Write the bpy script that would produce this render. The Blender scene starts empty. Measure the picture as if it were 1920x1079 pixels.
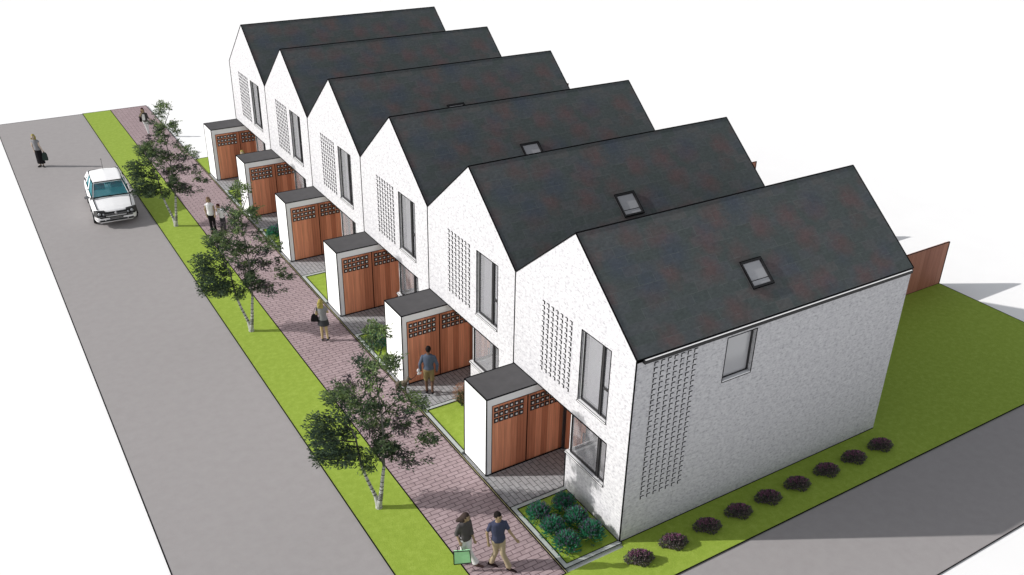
import bpy, math, random
import numpy as np
from mathutils import Vector, Matrix, Quaternion
from mathutils.geometry import tessellate_polygon
R = math.radians
K = 0.86                      # everything is authored in drawing units, then scaled once to metres
rng = random.Random(7)
scene = bpy.context.scene
col = scene.collection
HE, HR, W, D = 6.277, 8.767, 6.0, 11.18

# ------------------------------------------------------------------ materials
def new_mat(name, rough=0.7, spec=0.3):
    m = bpy.data.materials.new(name); m.use_nodes = True
    nt = m.node_tree; b = nt.nodes['Principled BSDF']
    b.inputs['Roughness'].default_value = rough
    b.inputs['Specular IOR Level'].default_value = spec
    return m, nt, b
def coords(nt, scale=(1, 1, 1), rot=(0, 0, 0)):
    tc = nt.nodes.new('ShaderNodeTexCoord'); mp = nt.nodes.new('ShaderNodeMapping')
    mp.inputs['Scale'].default_value = [s / K for s in scale]; mp.inputs['Rotation'].default_value = rot
    nt.links.new(tc.outputs['Object'], mp.inputs['Vector']); return mp.outputs[0]
def noise(nt, vec, scale, detail=3, rough=0.55, dist=0.0):
    n = nt.nodes.new('ShaderNodeTexNoise'); n.inputs['Scale'].default_value = scale
    n.inputs['Detail'].default_value = detail; n.inputs['Roughness'].default_value = rough
    n.inputs['Distortion'].default_value = dist
    nt.links.new(vec, n.inputs['Vector']); return n
def ramp(nt, fac, stops):
    r = nt.nodes.new('ShaderNodeValToRGB'); e = r.color_ramp.elements
    while len(e) < len(stops): e.new(0.5)
    for i, (p, c) in enumerate(stops):
        e[i].position = p; e[i].color = (*c, 1)
    nt.links.new(fac, r.inputs['Fac']); return r.outputs['Color']
def mix(nt, fac, a, b, mode='MIX'):
    m = nt.nodes.new('ShaderNodeMix'); m.data_type = 'RGBA'; m.blend_type = mode
    for s, v in ((m.inputs[0], fac), (m.inputs[6], a), (m.inputs[7], b)):
        if isinstance(v, (int, float)): s.default_value = v
        elif isinstance(v, tuple): s.default_value = (*v, 1)
        else: nt.links.new(v, s)
    return m.outputs[2]
def bump(nt, b, h, strength=0.3, dist=0.01):
    n = nt.nodes.new('ShaderNodeBump'); n.inputs['Strength'].default_value = strength
    n.inputs['Distance'].default_value = dist
    nt.links.new(h, n.inputs['Height']); nt.links.new(n.outputs[0], b.inputs['Normal'])
def plain(name, c, rough=0.7, spec=0.3, var=0.12, scale=9):
    m, nt, b = new_mat(name, rough, spec)
    n = noise(nt, coords(nt), scale)
    c2 = tuple(max(0, x * (1 - var)) for x in c); c1 = tuple(min(1, x * (1 + var)) for x in c)
    nt.links.new(ramp(nt, n.outputs['Fac'], [(0.3, c2), (0.7, c1)]), b.inputs['Base Color'])
    return m
def speckle(name, lo, mid, hi, s1, s2, stretch=(1, 1, 1), bmp=0.2, rough=0.85):
    m, nt, b = new_mat(name, rough, 0.2)
    v = coords(nt, stretch)
    a = noise(nt, v, s1, 4, 0.6); f = noise(nt, v, s2, 3, 0.7)
    c = ramp(nt, a.outputs['Fac'], [(0.3, lo), (0.5, mid), (0.72, hi)])
    c = mix(nt, 0.45, c, ramp(nt, f.outputs['Fac'], [(0.32, lo), (0.5, mid), (0.68, hi)]))
    nt.links.new(c, b.inputs['Base Color'])
    if bmp: bump(nt, b, f.outputs['Fac'], bmp, 0.02)
    return m
def brickmat(name, c1, c2, mortar, w, h, ms, rot=(0, 0, 0), var=0.2):
    m, nt, b = new_mat(name, 0.85, 0.2)
    v = coords(nt, rot=rot)
    t = nt.nodes.new('ShaderNodeTexBrick')
    for k_, x in (('Color1', c1), ('Color2', c2), ('Mortar', mortar)): t.inputs[k_].default_value = (*x, 1)
    t.inputs['Scale'].default_value = 1; t.inputs['Brick Width'].default_value = w
    t.inputs['Row Height'].default_value = h; t.inputs['Mortar Size'].default_value = ms
    t.inputs['Mortar Smooth'].default_value = 0.3; t.offset = 0.5
    nt.links.new(v, t.inputs['Vector'])
    n = noise(nt, v, 6, 5, 0.65)
    g = ramp(nt, n.outputs['Fac'], [(0.25, (1 - var,) * 3), (0.75, (1 + var,) * 3)])
    nt.links.new(mix(nt, 1.0, t.outputs['Color'], g, 'MULTIPLY'), b.inputs['Base Color'])
    bump(nt, b, t.outputs['Fac'], -0.35, 0.01)
    return m
def brick_wall(name, axis):
    # white painted brick: pale flecks over faint courses; axis is the horizontal wall direction
    m, nt, b = new_mat(name, 0.9, 0.15)
    st = (1, .75, 1.25) if axis == 'y' else (.75, 1, 1.25)
    v = coords(nt, st)
    a = noise(nt, v, 11, 5, 0.7); f = noise(nt, v, 5, 3, 0.6)
    c = ramp(nt, a.outputs['Fac'], [(0.31, (.30, .30, .315)), (0.41, (.475, .47, .49)), (0.49, (.575, .57, .585)), (0.70, (.64, .64, .65))])
    c2 = ramp(nt, f.outputs['Fac'], [(0.35, (.91, .91, .92)), (0.6, (1.03, 1.03, 1.03))])
    c = mix(nt, 1.0, c, c2, 'MULTIPLY')
    sep = nt.nodes.new('ShaderNodeSeparateXYZ'); cmb = nt.nodes.new('ShaderNodeCombineXYZ')
    nt.links.new(coords(nt), sep.inputs[0])
    nt.links.new(sep.outputs[1 if axis == 'y' else 0], cmb.inputs[0]); nt.links.new(sep.outputs[2], cmb.inputs[1])
    t = nt.nodes.new('ShaderNodeTexBrick'); t.inputs['Scale'].default_value = 1
    t.inputs['Color1'].default_value = (1, 1, 1, 1); t.inputs['Color2'].default_value = (.955, .955, .96, 1)
    t.inputs['Mortar'].default_value = (.92, .92, .93, 1)
    t.inputs['Brick Width'].default_value = .26; t.inputs['Row Height'].default_value = .087
    t.inputs['Mortar Size'].default_value = .008; t.inputs['Mortar Smooth'].default_value = .5
    nt.links.new(cmb.outputs[0], t.inputs['Vector'])
    nt.links.new(mix(nt, 1.0, c, t.outputs['Color'], 'MULTIPLY'), b.inputs['Base Color'])
    bump(nt, b, a.outputs['Fac'], 0.08, 0.008)
    return m
def spots(nt, vec, scale, rnd, lo, hi):
    vo = nt.nodes.new('ShaderNodeTexVoronoi'); vo.inputs['Scale'].default_value = scale; vo.inputs['Randomness'].default_value = rnd
    nt.links.new(vec, vo.inputs['Vector'])
    return ramp(nt, vo.outputs['Distance'], [(lo, (1, 1, 1)), (hi, (0, 0, 0))])
def slate_mat():
    m, nt, b = new_mat('roof_slate', 0.8, 0.25)
    sep = nt.nodes.new('ShaderNodeSeparateXYZ'); cmb = nt.nodes.new('ShaderNodeCombineXYZ')
    nt.links.new(coords(nt), sep.inputs[0])
    nt.links.new(sep.outputs[0], cmb.inputs[0])
    ml = nt.nodes.new('ShaderNodeMath'); ml.operation = 'MULTIPLY'; ml.inputs[1].default_value = 1.55
    nt.links.new(sep.outputs[2], ml.inputs[0]); nt.links.new(ml.outputs[0], cmb.inputs[1])
    v = cmb.outputs[0]
    nz = noise(nt, v, 2.2, 4, .65); nz2 = noise(nt, v, 7, 3, .6)
    w1 = mix(nt, 0.42, v, nz.outputs['Color']); wob = mix(nt, 0.05, v, nz2.outputs['Color'])
    t = nt.nodes.new('ShaderNodeTexBrick'); t.inputs['Scale'].default_value = 1
    t.inputs['Brick Width'].default_value = .56; t.inputs['Row Height'].default_value = .30
    t.inputs['Mortar Size'].default_value = .012; t.inputs['Mortar Smooth'].default_value = .9
    t.inputs['Color1'].default_value = (0, 0, 0, 1); t.inputs['Color2'].default_value = (1, 1, 1, 1); t.inputs['Mortar'].default_value = (.5, .5, .5, 1)
    nt.links.new(wob, t.inputs['Vector'])
    tone = ramp(nt, t.outputs['Color'], [(0.0, (.072, .087, .085)), (0.4, (.079, .092, .091)), (0.75, (.085, .095, .101)), (1.0, (.098, .100, .099))])
    red = spots(nt, w1, 1.35, .55, .12, .46)
    c = mix(nt, red, tone, mix(nt, .54, tone, (.145, .078, .078)))
    sh = nt.nodes.new('ShaderNodeMapping'); sh.inputs['Location'].default_value = (.63, .41, 0); nt.links.new(w1, sh.inputs['Vector'])
    blu = spots(nt, sh.outputs[0], 1.05, .8, .10, .42)
    c = mix(nt, blu, c, mix(nt, .55, tone, (.060, .076, .112)))
    fine = noise(nt, coords(nt, (.5, 1, 1)), 14, 4, .7)
    c = mix(nt, 1.0, c, ramp(nt, fine.outputs['Fac'], [(.3, (.82, .82, .82)), (.7, (1.2, 1.2, 1.2))]), 'MULTIPLY')
    lm = noise(nt, coords(nt), 2.6, 2); lmask = mix(nt, 1.0, t.outputs['Fac'], ramp(nt, lm.outputs['Fac'], [(.48, (0, 0, 0)), (.6, (.8, .8, .8))]), 'MULTIPLY')
    c = mix(nt, lmask, c, (.125, .138, .135))
    nt.links.new(c, b.inputs['Base Color'])
    bump(nt, b, nz2.outputs['Fac'], .25, .02)
    return m
def timber_mat(name, axis=0, boards=.235, base=((.46, .165, .09), (.74, .295, .17), (.97, .45, .27))):
    m, nt, b = new_mat(name, .6, .25)
    tc = nt.nodes.new('ShaderNodeTexCoord'); sep = nt.nodes.new('ShaderNodeSeparateXYZ')
    nt.links.new(tc.outputs['Object'], sep.inputs[0])
    d = nt.nodes.new('ShaderNodeMath'); d.operation = 'DIVIDE'; d.inputs[1].default_value = boards * K
    nt.links.new(sep.outputs[axis], d.inputs[0])
    fl = nt.nodes.new('ShaderNodeMath'); fl.operation = 'FLOOR'; nt.links.new(d.outputs[0], fl.inputs[0])
    wn = nt.nodes.new('ShaderNodeTexWhiteNoise'); wn.noise_dimensions = '1D'; nt.links.new(fl.outputs[0], wn.inputs['W'])
    c = ramp(nt, wn.outputs['Value'], [(0, base[0]), (.5, base[1]), (1, base[2])])
    g = noise(nt, coords(nt, (18, 18, .8)), 1, 4, .6)
    c = mix(nt, 1.0, c, ramp(nt, g.outputs['Fac'], [(.3, (.82, .8, .78)), (.7, (1.15, 1.15, 1.12))]), 'MULTIPLY')
    fr = nt.nodes.new('ShaderNodeMath'); fr.operation = 'FRACT'; nt.links.new(d.outputs[0], fr.inputs[0])
    gap = ramp(nt, fr.outputs[0], [(0, (.45, .4, .38)), (.05, (1, 1, 1))])
    c = mix(nt, 1.0, c, gap, 'MULTIPLY')
    nt.links.new(c, b.inputs['Base Color']); return m
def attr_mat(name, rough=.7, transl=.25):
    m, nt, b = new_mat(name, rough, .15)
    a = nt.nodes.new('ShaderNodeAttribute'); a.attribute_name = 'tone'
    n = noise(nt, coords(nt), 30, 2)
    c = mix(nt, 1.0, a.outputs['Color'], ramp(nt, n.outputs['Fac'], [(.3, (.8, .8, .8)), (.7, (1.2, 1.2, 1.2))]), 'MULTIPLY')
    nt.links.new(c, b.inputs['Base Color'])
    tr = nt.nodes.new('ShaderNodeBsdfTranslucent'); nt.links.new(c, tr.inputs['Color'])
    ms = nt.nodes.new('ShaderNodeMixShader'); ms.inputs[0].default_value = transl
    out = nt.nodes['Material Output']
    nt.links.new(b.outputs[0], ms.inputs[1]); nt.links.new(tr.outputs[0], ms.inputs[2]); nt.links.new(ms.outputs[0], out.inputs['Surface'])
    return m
def glass_mat(name, tint=(.86, .87, .9), refl=.12, rough=.05, body=None, bodyf=.5):
    m, nt, b = new_mat(name, rough, .5); nt.nodes.remove(b)
    out = nt.nodes['Material Output']
    t = nt.nodes.new('ShaderNodeBsdfTransparent'); t.inputs[0].default_value = (*tint, 1)
    g = nt.nodes.new('ShaderNodeBsdfGlossy'); g.inputs['Roughness'].default_value = rough
    lw = nt.nodes.new('ShaderNodeLayerWeight'); lw.inputs[0].default_value = .3
    mu = nt.nodes.new('ShaderNodeMath'); mu.operation = 'MULTIPLY_ADD'; mu.inputs[1].default_value = .16; mu.inputs[2].default_value = refl * .5
    nt.links.new(lw.outputs['Fresnel'], mu.inputs[0])
    s = nt.nodes.new('ShaderNodeMixShader'); nt.links.new(mu.outputs[0], s.inputs[0])
    src = t.outputs[0]
    if body:
        d = nt.nodes.new('ShaderNodeBsdfDiffuse'); d.inputs[0].default_value = (*body, 1)
        s2 = nt.nodes.new('ShaderNodeMixShader'); s2.inputs[0].default_value = bodyf
        nt.links.new(src, s2.inputs[1]); nt.links.new(d.outputs[0], s2.inputs[2]); src = s2.outputs[0]
    nt.links.new(src, s.inputs[1]); nt.links.new(g.outputs[0], s.inputs[2]); nt.links.new(s.outputs[0], out.inputs['Surface'])
    return m

M = {}
M['ground'] = plain('white_ground', (.90, .90, .90), .95, .05, .01, .5)
M['road'] = speckle('asphalt_pale', (.300, .283, .283), (.322, .305, .305), (.345, .328, .328), 3, 40, bmp=.08)
M['grass'] = speckle('grass', (.220, .318, .036), (.262, .362, .046), (.335, .440, .078), 5, 28, bmp=.5)
M['path'] = brickmat('pink_pavers', (.375, .290, .300), (.335, .255, .265), (.150, .105, .115), .42, .165, .016)
M['paving'] = brickmat('grey_pavers', (.36, .36, .37), (.32, .32, .33), (.12, .12, .125), .42, .165, .014, rot=(0, 0, R(90)))
M['kerb'] = plain('kerb_stone', (.42, .45, .43), .9, .2, .1, 5)
M['gravel'] = plain('sand_strip', (.36, .33, .17), .9, .2, .2, 20)
M['line'] = plain('dark_joint', (.006, .006, .007), .9, .05, .1)
M['brick_y'] = brick_wall('white_brick_front', 'y')
M['brick_x'] = brick_wall('white_brick_side', 'x')
M['render'] = plain('white_render', (.86, .86, .87), .9, .1, .01, 3)
M['inner'] = plain('inner_plaster', (.90, .90, .91), .9, .1, .03, 2)
M['slate'] = slate_mat()
M['flat'] = plain('grey_membrane', (.082, .080, .083), .9, .1, .08, 3)
M['timber'] = timber_mat('cedar_boards', 0)
M['timber_y'] = timber_mat('cedar_boards_front', 1, .2)
M['fence'] = timber_mat('fence_boards', 0, .31, ((.30, .115, .075), (.36, .145, .10), (.44, .195, .135)))
M['frame'] = plain('dark_frame', (.032, .031, .034), .5, .4, .1)
M['black'] = plain('black_metal', (.012, .012, .013), .5, .4, .1)
M['sill'] = plain('white_sill', (.80, .80, .81), .7, .2, .02)
M['glass'] = glass_mat('veiled_glass', (.93, .93, .95), .0, .04, (.62, .62, .65), .28)  # pale diffuse body mixed in to imitate a veil of light
M['roofglass'] = glass_mat('roof_glass', (.8, .8, .82), .2, .08, (.55, .55, .57), .75)
M['leaf'] = attr_mat('leaf', .65, .4)
M['bark'] = speckle('birch_bark', (.10, .10, .095), (.42, .42, .40), (.66, .66, .63), 5, 16, (1, 1, 4), .3)
M['greybark'] = plain('grey_bark', (.13, .13, .115), .9, .1, .3, 12)
M['darkbark'] = plain('dark_bark', (.05, .05, .04), .9, .1, .3, 12)

# ------------------------------------------------------------------ mesh helper
class MB:
    def __init__(s): s.v = []; s.f = []; s.m = []; s.mats = []
    def mi(s, m):
        m = M[m] if isinstance(m, str) else m
        if m not in s.mats: s.mats.append(m)
        return s.mats.index(m)
    def add(s, vs, fs, m):
        o = len(s.v); k = s.mi(m)
        s.v += [tuple(p) for p in vs]; s.f += [tuple(o + i for i in f) for f in fs]; s.m += [k] * len(fs); return s
    def box(s, a, b, m):
        x0, y0, z0 = [min(p, q) for p, q in zip(a, b)]; x1, y1, z1 = [max(p, q) for p, q in zip(a, b)]
        vs = [(x0, y0, z0), (x1, y0, z0), (x1, y1, z0), (x0, y1, z0), (x0, y0, z1), (x1, y0, z1), (x1, y1, z1), (x0, y1, z1)]
        return s.add(vs, [(0, 3, 2, 1), (4, 5, 6, 7), (0, 1, 5, 4), (1, 2, 6, 5), (2, 3, 7, 6), (3, 0, 4, 7)], m)
    def quad(s, a, b, c, d, m): return s.add([a, b, c, d], [(0, 1, 2, 3)], m)
    def hexa(s, bot, top, m):
        n = len(bot)
        return s.add(list(bot) + list(top), [tuple(range(n))[::-1], tuple(range(n, 2 * n))] + [(i, (i + 1) % n, n + (i + 1) % n, n + i) for i in range(n)], m)
    def bar(s, p, q, w, m='line', h=None):
        p, q = Vector(p), Vector(q); d = (q - p).normalized()
        u = d.cross(Vector((0, 0, 1)))
        if u.length < .05: u = d.cross(Vector((0, 1, 0)))
        u.normalize(); v = d.cross(u); u *= w / 2; v *= (h or w) / 2
        c = [u + v, u - v, -u - v, -u + v]
        return s.hexa([p + k for k in c], [q + k for k in c], m)
    def loop(s, pts, w, m='line', closed=True):
        n = len(pts)
        for i in range(n if closed else n - 1): s.bar(pts[i], pts[(i + 1) % n], w, m)
        return s
    def tube(s, pts, rad, m, n=8, caps=True):
        pts = [Vector(p) for p in pts]; rings = []
        up = None
        for i, p in enumerate(pts):
            d = (pts[min(i + 1, len(pts) - 1)] - pts[max(i - 1, 0)]).normalized()
            if up is None: up = Vector((1, 0, 0)) if abs(d.x) < .8 else Vector((0, 1, 0))
            a = (up - d * up.dot(d)).normalized(); up = a; b = d.cross(a)
            r = rad[i] if hasattr(rad, '__len__') else rad
            rings.append([p + (a * math.cos(t) + b * math.sin(t)) * r for t in [2 * math.pi * k / n for k in range(n)]])
        vs = [q for r_ in rings for q in r_]
        fs = [(i * n + k, i * n + (k + 1) % n, (i + 1) * n + (k + 1) % n, (i + 1) * n + k) for i in range(len(rings) - 1) for k in range(n)]
        if caps: fs += [tuple(range(n))[::-1], tuple((len(rings) - 1) * n + k for k in range(n))]
        return s.add(vs, fs, m)
    def ball(s, c, r, m, nu=12, nv=8, q=None):
        c = Vector(c); r = Vector(r) if hasattr(r, '__len__') else Vector((r, r, r)); vs = []; fs = []
        for j in range(1, nv):
            for i in range(nu):
                t = math.pi * j / nv; a = 2 * math.pi * i / nu
                p = Vector((r.x * math.sin(t) * math.cos(a), r.y * math.sin(t) * math.sin(a), r.z * math.cos(t)))
                if q: p = q @ p
                vs.append(c + p)
        pt = Vector((0, 0, r.z)); 
        if q: pt = q @ pt
        vs += [c + pt, c - pt]; T = len(vs) - 2
        for j in range(nv - 2):
            for i in range(nu): fs.append((j * nu + i, (j + 1) * nu + i, (j + 1) * nu + (i + 1) % nu, j * nu + (i + 1) % nu))
        for i in range(nu):
            fs.append((T, i, (i + 1) % nu)); fs.append((T + 1, (nv - 2) * nu + (i + 1) % nu, (nv - 2) * nu + i))
        return s.add(vs, fs, m)
    def loft(s, rings, m, caps=True):
        n = len(rings[0]); vs = [p for r in rings for p in r]
        fs = [(i * n + k, i * n + (k + 1) % n, (i + 1) * n + (k + 1) % n, (i + 1) * n + k) for i in range(len(rings) - 1) for k in range(n)]
        if caps: fs += [tuple(range(n))[::-1], tuple((len(rings) - 1) * n + k for k in range(n))]
        return s.add(vs, fs, m)
    def build(s, name, parent=None, loc=(0, 0, 0), smooth=False, fix=False):
        me = bpy.data.meshes.new(name); me.from_pydata(s.v, [], s.f)
        for m in s.mats: me.materials.append(m)
        me.polygons.foreach_set('material_index', s.m)
        if smooth: me.polygons.foreach_set('use_smooth', [True] * len(me.polygons))
        me.update()
        if fix:
            import bmesh
            bm = bmesh.new(); bm.from_mesh(me); bmesh.ops.recalc_face_normals(bm, faces=bm.faces); bm.to_mesh(me); bm.free()
        o = bpy.data.objects.new(name, me); col.objects.link(o); o.location = loc
        if parent: o.parent = parent
        return o
def tag(o, label=None, cat=None, group=None, kind=None):
    for k_, v_ in (('label', label), ('category', cat), ('group', group), ('kind', kind)):
        if v_: o[k_] = v_
    return o
def thing(name, loc, label, cat, group=None, rz=0):
    o = bpy.data.objects.new(name, None); col.objects.link(o); o.location = loc; o.rotation_euler = (0, 0, rz)
    o.empty_display_size = .3
    return tag(o, label, cat, group)
def dup(root, loc, label, rz=None):
    kids = {}
    for o in bpy.data.objects:
        if o.parent: kids.setdefault(o.parent.name, []).append(o)
    def cp(o, parent):
        c = o.copy(); col.objects.link(c); c.parent = parent
        for ch in kids.get(o.name, []): cp(ch, c)
        return c
    c = cp(root, None); c.location = loc; c['label'] = label
    if rz is not None: c.rotation_euler = (0, 0, rz)
    return c
def slab(mb, outer, holes, ax, a, b, m, mrev=None, medge=None):
    """Extruded polygon with holes. outer/holes are 2-D (h, z); ax 0: plane x from a to b, h = y; ax 1: plane y from a to b, h = x."""
    P = (lambda h, z, t: (t, h, z)) if ax == 0 else (lambda h, z, t: (h, t, z))
    polys = [outer] + holes
    tri = tessellate_polygon([[Vector((h, z, 0)) for h, z in p] for p in polys])
    flat = [q for p in polys for q in p]
    for t in (a, b): mb.add([P(h, z, t) for h, z in flat], [tuple(f) for f in tri], m if t == a else (mrev or m))
    for p in polys:
        for i in range(len(p)):
            (h0, z0), (h1, z1) = p[i], p[(i + 1) % len(p)]
            mb.add([P(h0, z0, a), P(h1, z1, a), P(h1, z1, b), P(h0, z0, b)], [(0, 1, 2, 3)], (medge or m) if p is outer else m)
def rect(h0, z0, h1, z1): return [(h0, z0), (h1, z0), (h1, z1), (h0, z1)]

# ------------------------------------------------------------------ setting
def sheet(name, x0, y0, x1, y1, z, mat, label, cat, th=.02, edge=None, kind='structure'):
    b = MB(); b.box((x0, y0, z - th), (x1, y1, z), mat)
    if edge:
        for p, q, w in edge: b.bar((*p, z), (*q, z), w, 'line', .012)
    return tag(b.build(name), label, cat, kind=kind)
g = MB(); g.quad((-400, -400, -.03), (500, -400, -.03), (500, 600, -.03), (-400, 600, -.03), 'ground')
tag(g.build('ground'), 'plain white ground spreading around the whole site', 'ground', kind='structure')
sheet('road', -11.5, -1.84, -6.2, 51.25, 0, 'road', 'grey road running along the grass verge', 'road', edge=[((-11.5, -1.84), (-11.5, 51.25), .035), ((-11.5, 51.25), (-6.2, 51.25), .05)])
sheet('side_road', -11.5, -5.62, 60, -1.84, 0, 'road', 'grey side road beyond the lawn beside the end house', 'road', edge=[((-11.5, -5.62), (60, -5.62), .03)])
sheet('grass_verge', -6.2, -1.84, -4.42, 51.25, .03, 'grass', 'green grass verge with birch trees beside the road', 'grass verge', .05,
      edge=[((-6.2, -1.84), (-6.2, 51.25), .035), ((-6.2, 51.25), (-4.42, 51.25), .05)])
sheet('pavement', -4.42, -.22, -2.06, 51.25, .034, 'path', 'pink brick pavement between the verge and the front gardens', 'pavement', .05,
      edge=[((-4.42, -.22), (-4.42, 51.25), .035), ((-4.42, 51.25), (-2.06, 51.25), .05), ((-4.42, -.22), (-2.06, -.22), .03), ((-2.06, 38.7), (-2.06, 51.25), .03)])
kb = MB(); kb.box((-2.06, -.22, 0), (-2.0, 38.7, .045), 'gravel')
kb.bar((-2.06, -.22, .046), (-2.06, 38.7, .046), .022); kb.bar((-2.0, -.22, .047), (-2.0, 38.7, .047), .022)
tag(kb.build('edging_strip'), 'thin sandy edging strip along the pavement', 'edging', kind='structure')
sheet('side_lawn', -4.42, -1.84, 23.1, -.22, .028, 'grass', 'green lawn strip with purple heather beside the end house', 'lawn', .05,
      edge=[((-4.42, -1.84), (23.1, -1.84), .035), ((23.1, -1.84), (23.1, -.22), .035)])
sheet('side_lawn_border', .022, -.219, 11.2, -.001, .0285, 'grass', 'narrow green border at the foot of the grey end wall', 'lawn', .05)
for i in range(6):
    y = 6 * i
    sheet('rear_garden', D, y - (.22 if i == 0 else 0) + .002, 23.1, y + 6 - .002, .026, 'grass', 'green rear garden lawn behind house %d from the front' % (i + 1), 'lawn', .05, edge=[((23.1, y - (.2 if i == 0 else 0)), (23.1, y + 6), .035)])
sheet('far_lawn', -2.0, 36.02, 23.1, 38.7, .024, 'grass', 'green lawn strip beyond the farthest house', 'lawn', .05, edge=[((-2.0, 38.7), (23.1, 38.7), .05), ((-2.0, 36.05), (-2.0, 38.7), .04)])
for i in range(6):
    y = 6 * i
    nm = ['nearest', 'second', 'third', 'fourth', 'fifth', 'farthest'][i]
    sheet('front_lawn', -1.83, y + (.05 if i == 0 else 0), 0, y + 2.70, .05, 'grass', 'small green front lawn of the %s house' % nm, 'lawn', .07)
    sheet('driveway', -2.0, y + 2.86, 1.1, y + 4.56, .030, 'paving', 'grey block paving at the door of the %s house' % nm, 'paving', .04)
    k = MB()
    y0 = y - .1 if i == 0 else y
    k.box((-2.0, y0, 0), (-1.84, y + 2.86, .07), 'kerb'); k.box((-1.84, y + 2.70, 0), (-.002, y + 2.86, .07), 'kerb')
    if i == 0: k.box((-1.84, -.1, 0), (.02, .05, .07), 'kerb')
    for p, q in (((-1.84, y + 2.70), (0, y + 2.70)), ((-2.0, y + 2.86), (0, y + 2.86)), ((-1.84, y + (.05 if i == 0 else 0)), (-1.84, y + 2.70)), ((-2.0, y0), (-2.0, y + 2.86))):
        k.bar((*p, .068), (*q, .068), .026, 'line', .012)
    if i == 0:
        k.bar((-2.0, -.1, .068), (.02, -.1, .068), .026, 'line', .012); k.bar((-1.84, .05, .068), (0, .05, .068), .026, 'line', .012)
        k.bar((.02, -.1, .068), (.02, .05, .068), .026, 'line', .012)
    tag(k.build('garden_kerb'), 'pale stone kerb round the front lawn of the %s house' % nm, 'kerb', kind='structure')

# ------------------------------------------------------------------ houses
LW = .033
def gable(y0=0., y1=W, dz=0.): return [(y0, 0), (y1, 0), (y1, HE + dz), (W / 2, HR + dz), (y0, HE + dz)]
def window_part(root, first, side=False):
    pass
def brick_screen(root, label, ncol, nrow, h0, h1, z0, z1, ax, name='brick_screen'):
    b = MB(); b.box((-.004, h0 - .03, z0 - .02), (-.001, h1 + .02, z1 + .03), 'brick_y') if ax == 0 else b.box((h0 - .03, -.004, z0 - .02), (h1 + .02, -.001, z1 + .03), 'brick_x'); ph = (h1 - h0 - .125) / (ncol - 1); pz = (z1 - z0 - .11) / (nrow - 1); pr = .032
    for c in range(ncol):
        for r in range(nrow):
            h = h0 + c * ph; z = z0 + r * pz
            if ax == 0:
                b.box((-pr, h, z), (-.001, h + .125, z + .105), 'brick_y')
                b.box((-pr - .002, h - .012, z + .01), (-.004, h - .001, z + .114), 'line')      # dark bars drawn for the outline and shadow gap
                b.box((-pr - .002, h - .001, z + .106), (-.004, h + .085, z + .116), 'line')
            else:
                b.box((h, -.013, z), (h + .125, -.001, z + .105), 'brick_x')
                b.box((h - .024, -.016, z + .01), (h - .001, -.001, z + .128), 'line')
                b.box((h - .001, -.016, z + .106), (h + .10, -.001, z + .128), 'line')
    o = b.build(name, root)
    if label: o['label'] = label
    return o
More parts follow.
